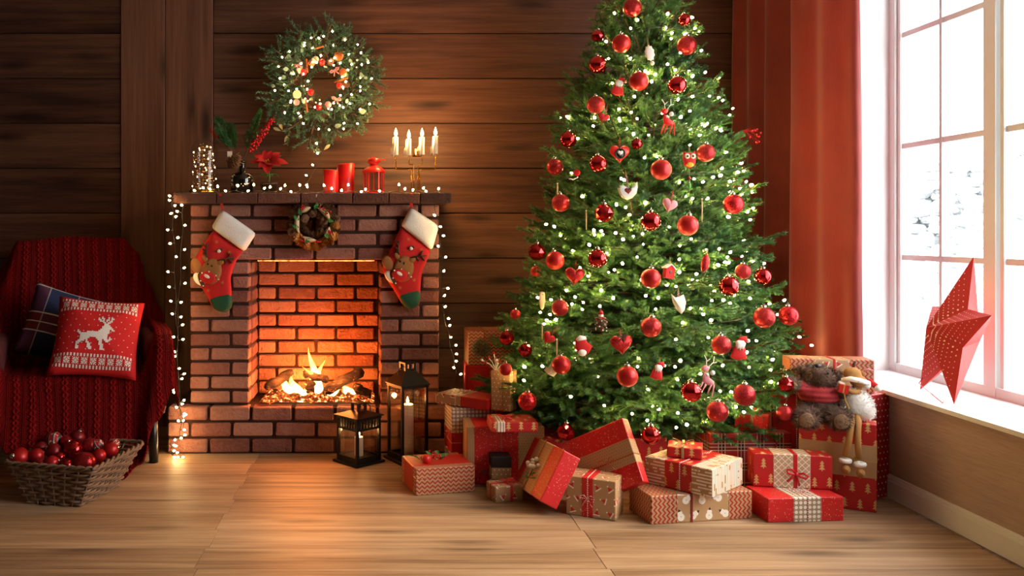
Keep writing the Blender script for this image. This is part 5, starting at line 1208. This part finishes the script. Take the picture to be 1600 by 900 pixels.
# dangling icicles and white pods seen among the needles
for x, y, h, lb in ((1097, 330, 40, 'thin wooden clothes-peg charm right of centre'), (847, 520, 30, 'thin white icicle low on the left edge'), (871, 300, 30, 'thin icicle charm on the left edge of the tree'), (916, 345, 34, 'pale icicle charm left of the faceted bauble'), (870, 545, 30, 'white icicle charm beside the red bird')):
    t = orn('icicle', lb, 'ornament', x, y, 0, 0, 'twine', .03); MB().lathe([(1e-6, -px_(h*.5)), (.002, -px_(h*.3)), (.0032, px_(h*.1)), (.0025, px_(h*.4)), (1e-6, px_(h*.5))], 6).build('drop', M['pale_wood'], t, True); MB().ball((0, 0, px_(h*.5)), .004, 6).build('bead', M['white_felt'], t)
# tree lights: spiral wire and bulbs among the needles
lt = thing('tree_string_lights', 'warm fairy lights on dark wire wound round the fir tree', 'string lights', TC); path = []; turns = 13
for i in range(700):
    u = i/699; z = .24+2.2*u; a = -PI/2+2*PI*turns*u; r = TR(z)*(.88+.06*math.sin(i*.43)); path.append((r*math.cos(a), r*math.sin(a), z+.02*math.sin(i*.31)))
MB().tube(path, .0014, 4).build('wire', M['wire'], lt)
n = 0; rl = random.Random(5)
while n < 296:
    z = .28+2.22*rl.random()
    if rl.random() > TR(z)/.74+.08: continue
    a = -PI/2+(math.asin(rl.uniform(-1, 1)) if rl.random() < .93 else PI+rl.uniform(-1, 1)); r = TR(z)*rl.uniform(.76, .99); d = Vector((math.cos(a), math.sin(a), rl.uniform(-.3, 1)))
    o = inst('bulb', TBULB, lt, (r*math.cos(a), r*math.sin(a), z), aim(d), rl.uniform(.75, 1.15)); n += 1
    if n % 3 == 0: inst('socket', SOCK, lt, (r*math.cos(a), r*math.sin(a), z), aim(d), 1)
# ------------------------------------------------------------------ gifts
def band_box(t, w_, d, h, axis, a, b, mat, nm='paper_band', e=.0012, cap=False):
    """sleeve of another paper round the box between fractions a..b along the axis"""
    D = [w_+2*e, d+2*e, h+e]; L = (w_, d, h)['xyz'.index(axis)]; i = 'xyz'.index(axis); D[i] = L*(b-a)+(2*e if cap else 0)
    c = [0, 0, h/2+e/2]; c[i] = (a+b)/2*L-L/2+(h/2 if axis == 'z' else 0)
    if cap:
        if a <= 0: c[i] -= 0
    me = rbox(D, .003, 1); me.materials.append(M[mat]); o = link(nm, me, None, t, c); 
    if axis == 'z': o.location.z = h*(a+b)/2
    # keep the print continuous with the box
    return o
def cord_loop(t, w_, d, h, plane, pos, mat, r=.0018, nm='cord'):
    e = r*.7; z1 = h+e; z0 = .001
    if plane == 'x': P = [(pos, -d/2-e, z0), (pos, -d/2-e, z1), (pos, d/2+e, z1), (pos, d/2+e, z0)]
    elif plane == 'y': P = [(-w_/2-e, pos, z0), (-w_/2-e, pos, z1), (w_/2+e, pos, z1), (w_/2+e, pos, z0)]
    else: P = [(-w_/2-e, -d/2-e, pos), (w_/2+e, -d/2-e, pos), (w_/2+e, d/2+e, pos), (-w_/2-e, d/2+e, pos)]
    Q = []
    for a, b in zip(P, P[1:]+P[:1]): Q += [Vector(a).lerp(Vector(b), k/8) for k in range(8)]
    MB().tube(Q, r, 6, closed=True).build(nm, M[mat], t)
def string_bow(t, loc, s, mat, r=.0016, face='front', nm='bow'):
    mb = MB(); fy = Vector((0, -1, 0)) if face == 'front' else Vector((0, 0, 1)); up = Vector((0, 0, 1)) if face == 'front' else Vector((0, 1, 0)); X_ = Vector((1, 0, 0))
    for sd in (-1, 1):
        mb.tube([fy*.002, X_*sd*.35*s+up*.35*s+fy*.012, X_*sd*.8*s+up*.3*s+fy*.018, X_*sd*.85*s+up*.02*s+fy*.014, X_*sd*.4*s-up*.02*s+fy*.008, fy*.002], r, 5)
        mb.tube([fy*.003, X_*sd*.3*s-up*.4*s+fy*.01, X_*sd*.55*s-up*.9*s+fy*.004], r, 5)
    mb.ball(fy*.004, r*2.2, 8); mb.build(nm, M[mat], t, True, loc)
def gift(label, pl_, pr_, depth, h, wrap, z0=0.0, bands=(), cords=(), bow=None, ends=None, name='gift_box', group='wrapped gifts under the tree', lean=None, back=0.0):
    """front lower corners given where they stand in the photograph on the level z0"""
    a, b = WF(*pl_, z0), WF(*pr_, z0); d = b-a; w_ = d.length; yaw = math.atan2(d.y, d.x); n = Vector((-math.sin(yaw), math.cos(yaw), 0)); c = (a+b)/2+n*(depth/2+back)
    return gift_w(label, c, w_, depth, h, yaw, wrap, bands, cords, bow, ends, name, group)
def gift_w(label, c, w_, depth, h, yaw, wrap, bands=(), cords=(), bow=None, ends=None, name='gift_box', group='wrapped gifts under the tree', rot=None):
    t = thing(name, label, 'gift', c, rot or (0, 0, yaw), group); me = rbox((w_, depth, h), .004, 2, base=True); me.materials.append(M[wrap]); link('box', me, None, t)
    if ends:                              # side papers of another print, folded flaps
        for s in (-1, 1):
            me = rbox((.0012, depth-.004, h-.004), 0); me.materials.append(M[ends]); link('end_paper', me, None, t, (s*(w_/2+.0004), 0, h/2))
    else:
        for s in (-1, 1):
            fx = s*(w_/2+.0006); q = min(depth/2, h*.8); MB().add([(fx, -depth/2+.003, .004), (fx, depth/2-.003, .004), (fx, 0, min(h*.75, .004+q))], [(0, 1, 2)]).build('folded_flap', M[wrap], t)
    for axis, a, b, mat in bands: band_box(t, w_, depth, h, axis, a, b, mat)
    for pl2, pos, mat, r in cords: cord_loop(t, w_, depth, h, pl2, pos, mat, r)
    if bow:
        face, x, z, s, mat = bow; string_bow(t, (x, -depth/2-.002, z) if face == 'front' else (x, z, h+.001), s, mat, .0017, face)
    return t
def ribbon(t, w_, d, h, plane, pos, wd, mat):
    D = {'x': (wd, d+.005, h+.0025), 'y': (w_+.005, wd, h+.0025)}[plane]; me = rbox(D, .001, 1); me.materials.append(M[mat]); link('ribbon', me, None, t, (pos, 0, h/2+.00125) if plane == 'x' else (0, pos, h/2+.00125))
def sprig_deco(t, loc, berries, leaves, cone=None, apple=None, mat=BERRY, n=14, sp=.02, nm='sprig', rb_=.005, sd=1):
    rr = random.Random(sd); o = thing(nm, None, None, loc); o.parent = t
    for k in range(n): inst('berry', mat, o, (berries[0]+rr.gauss(0, sp), berries[1]+rr.gauss(0, sp*.6), berries[2]+abs(rr.gauss(0, sp*.8))), (0, 0, 0), rb_*rr.uniform(.8, 1.2))
    for x, y, z, s, a in leaves: inst('leaf', LEAF, o, (x, y, z), (.3, -.25, a), s)
    if cone: inst('cone', CONE, o, cone[:3], (.8, .5, 1), cone[3])
    if apple: inst('apple', AP, o, apple[:3], (0, 0, 0), apple[3])
    return o
# front row, left to right
t = gift('chevron gift box with a red lid band and berry sprig beside the lanterns', (650, 775), (742, 768), .235, .117, 'chevron', bands=[('y', .18, .82, 'red_paper'), ('z', .62, .66, 'chevron_v')])
sprig_deco(t, (-.06, -.03, .118), (.045, 0, .012), [(-.03, 0, .012, .055, 3.0), (.06, -.01, .014, .05, .3), (.02, .02, .02, .045, 1.8), (.05, .03, .02, .04, 1.0), (.03, -.02, .015, .035, -1.2)], (-.005, .02, .018, .034), (-.005, -.012, .018, .021), n=26, sd=3)
t = gift('small kraft gift with red bow among black-lidded box and leaning gift', (774, 786), (817, 782), .10, .068, 'hats')
ribbon(t, .125, .10, .068, 'x', .012, .012, 'red_ribbon'); ribbon(t, .125, .10, .068, 'y', 0, .012, 'red_ribbon'); inst('bow', bow_mesh(.034, M['red_ribbon']), t, (.012, 0, .074), (-1.4, 0, 0.2), 1)
t = gift('little upright kraft gift with a black top half', (768, 766), (799, 766), .085, .148, 'kraft_dots', bands=[('z', .66, 1.012, 'black_paper')], cords=[('z', .05, 'bwtwine', .0022)])
t = gift('large speckled red gift with kraft ends behind the black-topped box', (730, 757), (850, 757), .20, .262, 'sparkle', bands=[('x', -.004, .10, 'kraft'), ('x', .66, 1.004, 'specks')], cords=[('x', -.02, 'bwtwine', .002)])
string_bow(t, (-.10, -.104, .06), .03, 'bwtwine')
t = gift('flat red gift with gold trees and red ribbon topping the speckled red one', (769, 677), (842, 677), .17, .043, 'trees', z0=.264, bands=[('x', .1, .3, 'brush_v')]); t.location.y += .02
inst('bow', bow_mesh(.04, M['red_ribbon']), t, (-.03, 0, .05), (-1.4, 0, .1), 1)
t = gift('slender upright kraft gift with black twine under the left branches', (789, 648), (816, 645), .085, .188, 'kraft_dots', z0=.308, cords=[('x', .012, 'bwtwine', .0016), ('y', 0, 'bwtwine', .0016)])
t.rotation_euler.z = -.55; t.location.x += -.012; t.location.y += .06
t = gift('tall gift with white spotted paper and a red middle band near the hearth', (706, 738), (778, 736), .20, .304, 'grid', bands=[('z', .28, .62, 'red_paper')], cords=[('z', .14, 'candy', .002)])
string_bow(t, (-.118, -.10, .20), .03, 'candy')
t = gift('wide flat red gift with kraft middle lying on the white spotted gift', (700, 631), (782, 643), .16, .05, 'red_paper', z0=.308, bands=[('x', .02, .5, 'hats')], cords=[('x', -.03, 'candy', .0022)], bow=('top', -.03, 0, .035, 'candy'))
t.location.x -= .06; t.location.y += .02
t = gift_w('tall plain red gift at the back against the wall', Vector((.60, 4.76, 0)), .26, .20, .43, -.05, 'red_paper', bands=[('z', .52, .56, 'dark_ribbon')])
t = gift_w('chevron gift with green sprig stacked on the red one at the back wall', Vector((.605, 4.76, .431)), .25, .19, .185, .03, 'chevron', cords=[('x', -.04, 'redgold', .003)])
o = thing('sprig', None, None, (-.055, -.10, .09)); o.parent = t
for k in range(8): inst('twig', SPRIG[k % 4], o, (0, 0, 0), (1.57, k*.8, 0), .35)
inst('cone', CONE, o, (0, -.015, 0), (1.4, 0, 0), .03)
# leaning pair
def leaning(label, eul, cen, w_, d, h, bands, cords, band_mat, wrap='sparkle'):
    R = Matrix.Rotation(eul[2], 3, 'Z') @ Matrix.Rotation(eul[1], 3, 'Y') @ Matrix.Rotation(eul[0], 3, 'X'); base = Vector(cen)-R @ Vector((0, 0, h/2))
    return gift_w(label, base, w_, d, h, 0, wrap, bands, cords, None, None, rot=R.to_euler())
t = leaning('leaning red gift with gold-speckled kraft band and white berry sprig', (-.504, -.072, -1.411), (.706, 3.668, .131), .355, .079, .225, [('x', .18, .68, 'specks')], [('x', -.03, 'redgold', .0022)], 'specks')
o = sprig_deco(t, (-.02, -.045, .10), (.0, -.012, .0), [(.03, -.01, -.03, .03, 0), (.04, -.012, -.045, .03, .8), (.02, -.012, -.05, .03, -.8), (.05, -.01, -.02, .028, .3)], None, None, WBERRY, 16, .018, 'sprig', .0085, 5)
for k in range(7): MB().tube([(0, -.01, -.01), (-.03+.012*k, -.014, -.06-.01*(k % 3))], .0008, 4).build('sparkling_strand', M['silver'], o)
t = leaning('big tilted red gift with kraft band and red twine bow', (-.324, -.498, -.653), (.951, 3.612, .188), .284, .049, .27, [('z', .30, .68, 'specks')], [('z', .118, 'redgold', .0026)], 'specks')
string_bow(t, (.02, -.027, .118), .042, 'redgold')
t = gift('kraft gift printed with red hats and tied with a red band', (884.5, 803), (962, 815), .138, .157, 'hats', bands=[('x', .31, .56, 'sparkle')], cords=[('x', -.012, 'candy', .002)], bow=('front', -.012, .078, .036, 'candy'))
t = gift('long kraft gift with snowmen and chevron ends on the floor', (1017.4, 820), (1175, 810), .184, .110, 'snow', bands=[('x', -.002, .26, 'chevron_v'), ('x', .76, 1.002, 'chevron_v')]); ribbon(t, .43, .184, .11, 'x', -.045, .01, 'dark_ribbon')
t = gift_w('white brush-striped gift with a red tree band atop the snowman gift', Vector((1.295, 3.555, .1115)), .285, .27, .110, math.radians(-47), 'brush', bands=[('x', .30, .72, 'trees')], cords=[('x', .01, 'candy', .0022)], ends='brush_v', bow=('top', .01, .05, .04, 'candy'))
t = gift('small red gift with gold trees and jute bow crowning the striped gift', (1042, 714), (1097, 719), .125, .043, 'trees', z0=.224, cords=[('x', -.01, 'twine', .003), ('x', -.005, 'twine', .003)], bow=('top', -.008, 0, .05, 'twine'))
t = gift('speckled red gift with a white-spotted band at the front right', (1199.7, 817), (1318.4, 814), .178, .096, 'sparkle', bands=[('x', .33, .71, 'grid')], cords=[('x', .008, 'candy', .0022)], bow=('top', .008, -.03, .05, 'candy'))
t = gift('red gold-tree gift with white lattice band and red ribbon', (1177, 759.5), (1301, 765.5), .10, .136, 'trees', z0=.098, bands=[('x', .25, .73, 'lattice')]); ribbon(t, .305, .10, .136, 'x', .01, .016, 'red_ribbon'); inst('bow', bow_mesh(.045, M['red_ribbon'], .12), t, (.012, -.058, .06), (0, .3, 0), 1.0)
t = gift('tall red gold-tree gift with a wide kraft band where the plush toys sit', (1248, 785), (1369.7, 802), .095, .36, 'trees', bands=[('z', .38, .76, 'kraft')], cords=[('z', .205, 'gold_twine', .0016)]); string_bow(t, (.06, -.05, .215), .03, 'gold_twine'); BIGT = t
t = gift_w('tall dotted dark red gift standing against the window wall', Vector((2.088, 3.795, 0)), .185, .20, .45, math.radians(28), 'dots')
t = gift_w('plain red gift hidden behind the plush toys', Vector((1.86, 3.90, 0)), .20, .18, .448, -.2, 'red_paper', cords=[('x', 0, 'candy', .002)])
t = gift_w('chevron and hat print gift lying on top behind the teddy bear', Vector((1.972, 3.80, .452)), .34, .115, .142, math.radians(-9), 'hats', bands=[('x', -.002, .30, 'chevron_v'), ('x', .72, 1.002, 'chevron_v')]); ribbon(t, .34, .115, .142, 'x', .01, .008, 'red_ribbon'); string_bow(t, (.01, -.06, .085), .03, 'red_ribbon')
t = gift_w('wide red plaid gift under the right branches', Vector((1.615, 3.84, 0)), .36, .17, .272, .02, 'plaid'); 
MB().tube([(.12, -.09, .26), (.10, -.095, .2), (.14, -.095, .15)], .006, 6, .3).build('tie', M['red_ribbon'], t)
t = gift_w('small speckled red gift tied with jute standing on the plaid gift', Vector((1.655, 3.82, .2735)), .135, .115, .075, math.radians(-32), 'sparkle', cords=[('x', 0, 'twine', .0022), ('x', .006, 'twine', .0022), ('y', 0, 'twine', .0022)])
o = thing('sprig', None, None, (0, 0, .078)); o.parent = t
for k in range(6): inst('twig', SPRIG[k % 4], o, (0, 0, 0), (0, -.2, k*1.05), .32)
for k in range(5): inst('berry', BERRY, o, (.03*math.cos(k*1.5), .03*math.sin(k*1.5), .008), (0, 0, 0), .0055)
t = gift_w('broad red gift with gold tree print far under the tree', Vector((1.02, 4.03, 0)), .56, .26, .215, .05, 'trees')
# ------------------------------------------------------------------ plush toys
def blob(name, parts, mat, parent, vox=.006, it=6):
    mb = MB()
    for c, r, sc in parts: mb.ball(c, r, 16, sc=sc)
    o = mb.build(name, mat, parent, True, weld=True); m = o.modifiers.new('r', 'REMESH'); m.mode = 'VOXEL'; m.voxel_size = vox; m.use_smooth_shade = True
    s = o.modifiers.new('s', 'SMOOTH'); s.iterations = it; s.factor = .5; return o
def fur(parent, parts, mat, n, ln, sd, nm='fur', skip=None):
    rr = random.Random(sd); v = []; f = []; tot = sum(r*r*sc[0]*sc[2] for c, r, sc in parts)
    for c, r, sc in parts:
        for k in range(int(n*r*r*sc[0]*sc[2]/tot)):
            d = Vector((rr.gauss(0, 1), rr.gauss(0, 1), rr.gauss(0, 1))).normalized(); p = Vector(c)+Vector((d.x*sc[0], d.y*sc[1], d.z*sc[2]))*r
            if any((Vector(((p.x-c2[0])/s2[0], (p.y-c2[1])/s2[1], (p.z-c2[2])/s2[2]))).length < r2*.96 for c2, r2, s2 in parts if c2 is not c): continue
            if skip and skip(p): continue
            dr = (d+Vector((rr.gauss(0, .5), rr.gauss(0, .5), rr.gauss(0, .5)-.2))).normalized()*ln*rr.uniform(.6, 1.2); s = d.orthogonal().normalized()*.002; i = len(v)
            v += [tuple(p-s-d*.002), tuple(p+s-d*.002), tuple(p+dr)]; f.append((i, i+1, i+2))
    o = link(nm, raw(nm, v, f, [mat]), None, parent); o['kind'] = 'stuff'; return o
M['bear'] = plain('brown_plush', '#5d4436', .95, var=.25, scale=60, bump=.8); M['bear_pad'] = plain('tan_plush_pad', '#7d5f45', .9, var=.15, scale=60, bump=.3)
def sweater_mat():
    m = Mat('red_knit_sweater'); x, y, z = m.xyz(); s = ((z*260).sin()*.5+.5); m.col(m.mix(s*.6, lin('#8f1a20'), lin('#c23a3c'))).p(rough=.85).bump(s+m.noise(m.co(), 160, 2), .6, .004); return m.m
M['sweater'] = sweater_mat()
bz = .362; B0 = Vector((1.862, 3.665, bz)); t = thing('teddy_bear', 'brown teddy bear in a red knit sweater sitting on the tall gift', 'teddy bear', B0, (0, 0, math.radians(-14)))
s_ = 3.65/FPX
def bp(px, py, dy): return ((px-1281)*s_*1.0, dy, (661-py)*s_)
head = [(bp(1284, 601, .0), .058, (1.12, 1, .98)), (bp(1277, 590, -.035), .030, (1.15, 1, .85)), (bp(1261, 590, .02), .023, (1, .7, 1)), (bp(1309, 597, .02), .023, (1, .7, 1))]
body = [(bp(1282, 632, .0), .066, (1.1, .9, 1.1)), (bp(1282, 648, -.005), .070, (1.1, .95, .85))]
limb = [(bp(1264, 618, -.02), .030, (1.1, 1, .9)), (bp(1252, 612, -.035), .028, (1.1, 1, .95)), (bp(1240, 608, -.05), .029, (1, 1, 1)), (bp(1304, 622, -.02), .028, (1, 1, 1)), (bp(1313, 620, -.04), .025, (1, 1, 1))]
legs = [(bp(1268, 654, -.06), .040, (1, 1.3, .9)), (bp(1255, 656, -.11), .044, (1.1, .8, .95)), (bp(1296, 654, -.06), .038, (1, 1.3, .9)), (bp(1302, 655, -.11), .043, (1.05, .8, 1.0))]
allb = head+body+limb+legs; bod = blob('body', allb, M['bear'], t)
fur(t, allb, M['bear'], 9000, .020, 1, skip=lambda p: (.072 < p.z < .135 and p.y < .08))
sw = [(bp(1282, 624, -.002), .076, (1.12, .95, .72)), (bp(1264, 617, -.02), .035, (1.1, 1, .85)), (bp(1254, 613, -.033), .032, (.9, 1, .9)), (bp(1303, 621, -.02), .034, (1.1, 1, .95))]
blob('sweater', sw, M['sweater'], t, .006, 5)
MB().tube([(.055*math.cos(a), .05*math.sin(a), .125) for a in [2*PI*i/24 for i in range(24)]], .011, 8, closed=True).build('collar', M['red_felt'], t, True)
MB().ball(bp(1277, 579, -.035), .014, 12, sc=(1.3, .9, .7)).build('nose', M['black'], t, True)
for x in (1269, 1291): MB().ball(bp(x, 589, -.052), .005, 8).build('eye', M['black'], t, True)
for x in (1254, 1302): MB().ball(bp(x, 657, -.137), .030, 14, sc=(1, .35, 1.05)).build('sole', M['bear_pad'], t, True)
for x, y, r in ((1262, 588, .013), (1308, 595, .013)): MB().ball(bp(x, y, .006), r, 10, sc=(1, .5, 1)).build('inner_ear', M['bear_pad'], t, True)
MB().ball(bp(1240, 609, -.076), .016, 10, sc=(1, .4, 1)).build('paw_pad', M['bear_pad'], t, True)
# long-legged deer doll
M['tan'] = plain('tan_felt_plush', '#a5763f', .9, var=.12, scale=80, bump=.4)
D0 = Vector((1.995, 3.60, bz)); t = thing('deer_doll', 'long-legged plush deer doll in white fur with dangling boots', 'plush toy', D0, (0, 0, math.radians(-20))); s_ = 3.58/FPX
def dp(px, py, dy): return ((px-1331)*s_, dy, (663-py)*s_)
bd = [(dp(1331, 640, .01), .060, (1.0, .85, 1.05)), (dp(1326, 626, .0), .045, (1.0, .85, .9)), (dp(1338, 648, .0), .05, (.9, .8, .8))]
blob('coat', bd, M['white_fur'], t, .006, 4); fur(t, bd, M['white_fur'], 2600, .010, 3, 'coat_fur')
hd = [(dp(1323, 590, -.01), .034, (1.05, .95, .85)), (dp(1330, 600, -.02), .03, (1.1, 1, .8)), (dp(1330, 612, 0), .022, (.9, .9, 1.3))]
blob('head', hd, M['tan'], t, .005, 4)
MB().tube([dp(1308, 600, -.03), dp(1318, 596, -.045), dp(1332, 598, -.045), dp(1345, 603, -.02)], .011, 8).build('fur_band', M['white_fur'], t, True)
MB().ball(dp(1306, 606, -.03), .016, 10).ball(dp(1342, 606, -.015), .018, 10).build('ear_muff', M['white_fur'], t, True)
MB().tube([dp(1325, 582, 0), dp(1326, 575, 0), dp(1328, 570, 0)], [.005, .006, .003], 7).build('antler', M['dark_felt'], t, True)
MB().tube([dp(1339, 586, 0), dp(1346, 582, 0), dp(1352, 584, .0)], [.004, .005, .003], 7).build('antler', M['pink_felt'], t, True)
for x, y in ((1335, 588), (1337, 590)): MB().ball(dp(x, y, -.005), .012, 10, sc=(1.1, .5, .9)).build('ear', M['brown_felt'], t, True)
for x, y in ((1318, 596), (1329, 599)): MB().ball(dp(x, y, -.052), .003, 6).build('eye', M['black'], t)
MB().box(dp(1308, 611, -.055), (.036, .03, .034), Matrix.Rotation(.2, 3, 'Y')).build('toy_parcel', M['red_paper'], t); MB().box(dp(1308, 611, -.055), (.037, .005, .035), Matrix.Rotation(.2, 3, 'Y')).box(dp(1308, 611, -.055), (.005, .031, .035), Matrix.Rotation(.2, 3, 'Y')).build('parcel_ribbon', M['gold_twine'], t)
MB().tube([dp(1332, 617, -.02), dp(1322, 616, -.05), dp(1313, 613, -.06)], [.011, .01, .01], 8).build('arm', M['tan'], t, True); MB().tube([dp(1310, 620, -.04), dp(1311, 630, -.05), dp(1316, 642, -.05)], .003, 6).build('cord', M['gold_twine'], t)
MB().tube([dp(1346, 600, 0), dp(1354, 606, -.01), dp(1362, 612, -.01)], [.013, .012, .008], 8).build('scarf', M['red_felt'], t, True); MB().ball(dp(1358, 610, -.022), .014, 10).build('pompom', M['white_fur'], t, True)
fy = -.10
MB().tube([dp(1322, 655, -.03), dp(1318, 660, -.075), dp(1315, 672, fy), dp(1313, 690, fy), dp(1308, 712, fy)], [.013, .014, .013, .0125, .012], 9).build('leg', M['tan'], t, True)
MB().tube([dp(1328, 655, -.03), dp(1327, 660, -.075), dp(1325, 672, fy), dp(1325, 690, fy), dp(1327, 714, fy)], [.013, .014, .013, .0125, .012], 9).build('leg', M['tan'], t, True)
for x, y in ((1308, 719), (1328, 723)):
    b = MB().ball(dp(x, y+12, fy-.015), .020, 12, sc=(.85, 1.3, .9)).build('boot', M['tan'], t, True); MB().tube([(dp(x, y, fy)[0]+.016*math.cos(a), fy+.016*math.sin(a), dp(x, y, fy)[2]) for a in [2*PI*i/16 for i in range(16)]], .010, 8, closed=True).build('fur_cuff', M['white_fur'], b, True)
    MB().tube([dp(x-3, y+8, fy-.04), dp(x+3, y+12, fy-.043)], .0012, 5).build('lace', M['gold_twine'], b)
# ------------------------------------------------------------------ paper star on the sill
def star():
    eul, c, R, ap, ir = (-.238, -.026, -1.835), Vector((2.346, 3.531, .724)), .329, .10, .347
    Rm = Matrix.Rotation(eul[2], 3, 'Z') @ Matrix.Rotation(eul[1], 3, 'Y') @ Matrix.Rotation(eul[0], 3, 'X'); c.z += .004
    t = thing('paper_star', 'red folded paper star lantern with punched holes on the sill', 'star lantern', c, Rm.to_euler()); ir = .42
    tip = [Vector((R*math.sin(2*PI*k/5), 0, R*math.cos(2*PI*k/5))) for k in range(5)]; inn = [Vector((R*ir*math.sin(2*PI*(k+.5)/5), 0, R*ir*math.cos(2*PI*(k+.5)/5))) for k in range(5)]
    fr, bk = Vector((0, -ap, 0)), Vector((0, ap, 0)); hole = glow('star_hole_glow', (1, .86, .6), 3.0) if False else plain('punched_hole_light', '#fbe6cf', .8, var=.02)  # pale disc colour stands in for daylight through the punched holes
    for k in range(5):
        for a, b in ((tip[k], inn[k]), (inn[k-1], tip[k])):
            MB().add([fr, a, b], [(0, 1, 2)]).build('facet', M['star'], t); MB().add([bk, b, a], [(0, 1, 2)]).build('facet', M['star'], t)
            tp, iv = (a, b) if a is tip[k] else (b, a); nrm = (tp-fr).cross(iv-fr).normalized(); nrm = -nrm if nrm.y > 0 else nrm; m = MB()
            for r in range(1, 8):
                u = r/8.5
                for q in range(7):
                    w_ = .10+.8*q/6; p = fr.lerp(tp, u*.92+.06).lerp(fr.lerp(iv, min(1, u*1.0+.06)), w_); big = .0042 if q == 6 and r % 2 == 0 else .0021 if q < 5 else .003
                    e1 = (tp-fr).normalized(); e2 = nrm.cross(e1); i = len(m.v); m.v += [tuple(p+nrm*.0012+(e1*math.cos(z)+e2*math.sin(z))*big) for z in [2*PI*j/6 for j in range(6)]]; m.f.append(tuple(range(i, i+6)))
            m.build('hole_light_discs', hole, t)
    MB().tube([(tip[2]+Vector((-.02, -.03, .01))), tip[2]+Vector((.06, -.06, .0)), tip[3]+Vector((.06, -.03, .03)), tip[3]+Vector((.04, 0, .10))], .0022, 6).build('cord', M['red_ribbon'], t, True)
star()
w1 = thing('sill_wire_lights', 'thin clear wire lights lying along the window sill', 'string lights', (2.34, 3.0, .465)); P = [(.03*math.sin(i*.5), -.6+i*.035, .003+.004*math.sin(i*1.3)) for i in range(36)]; MB().tube(P, .0012, 4).build('wire', M['silver'], w1)
for i in range(2, 36, 3): inst('bulb', fb, w1, P[i], (1.2, 0, i), .8)
bpy.context.view_layer.update()
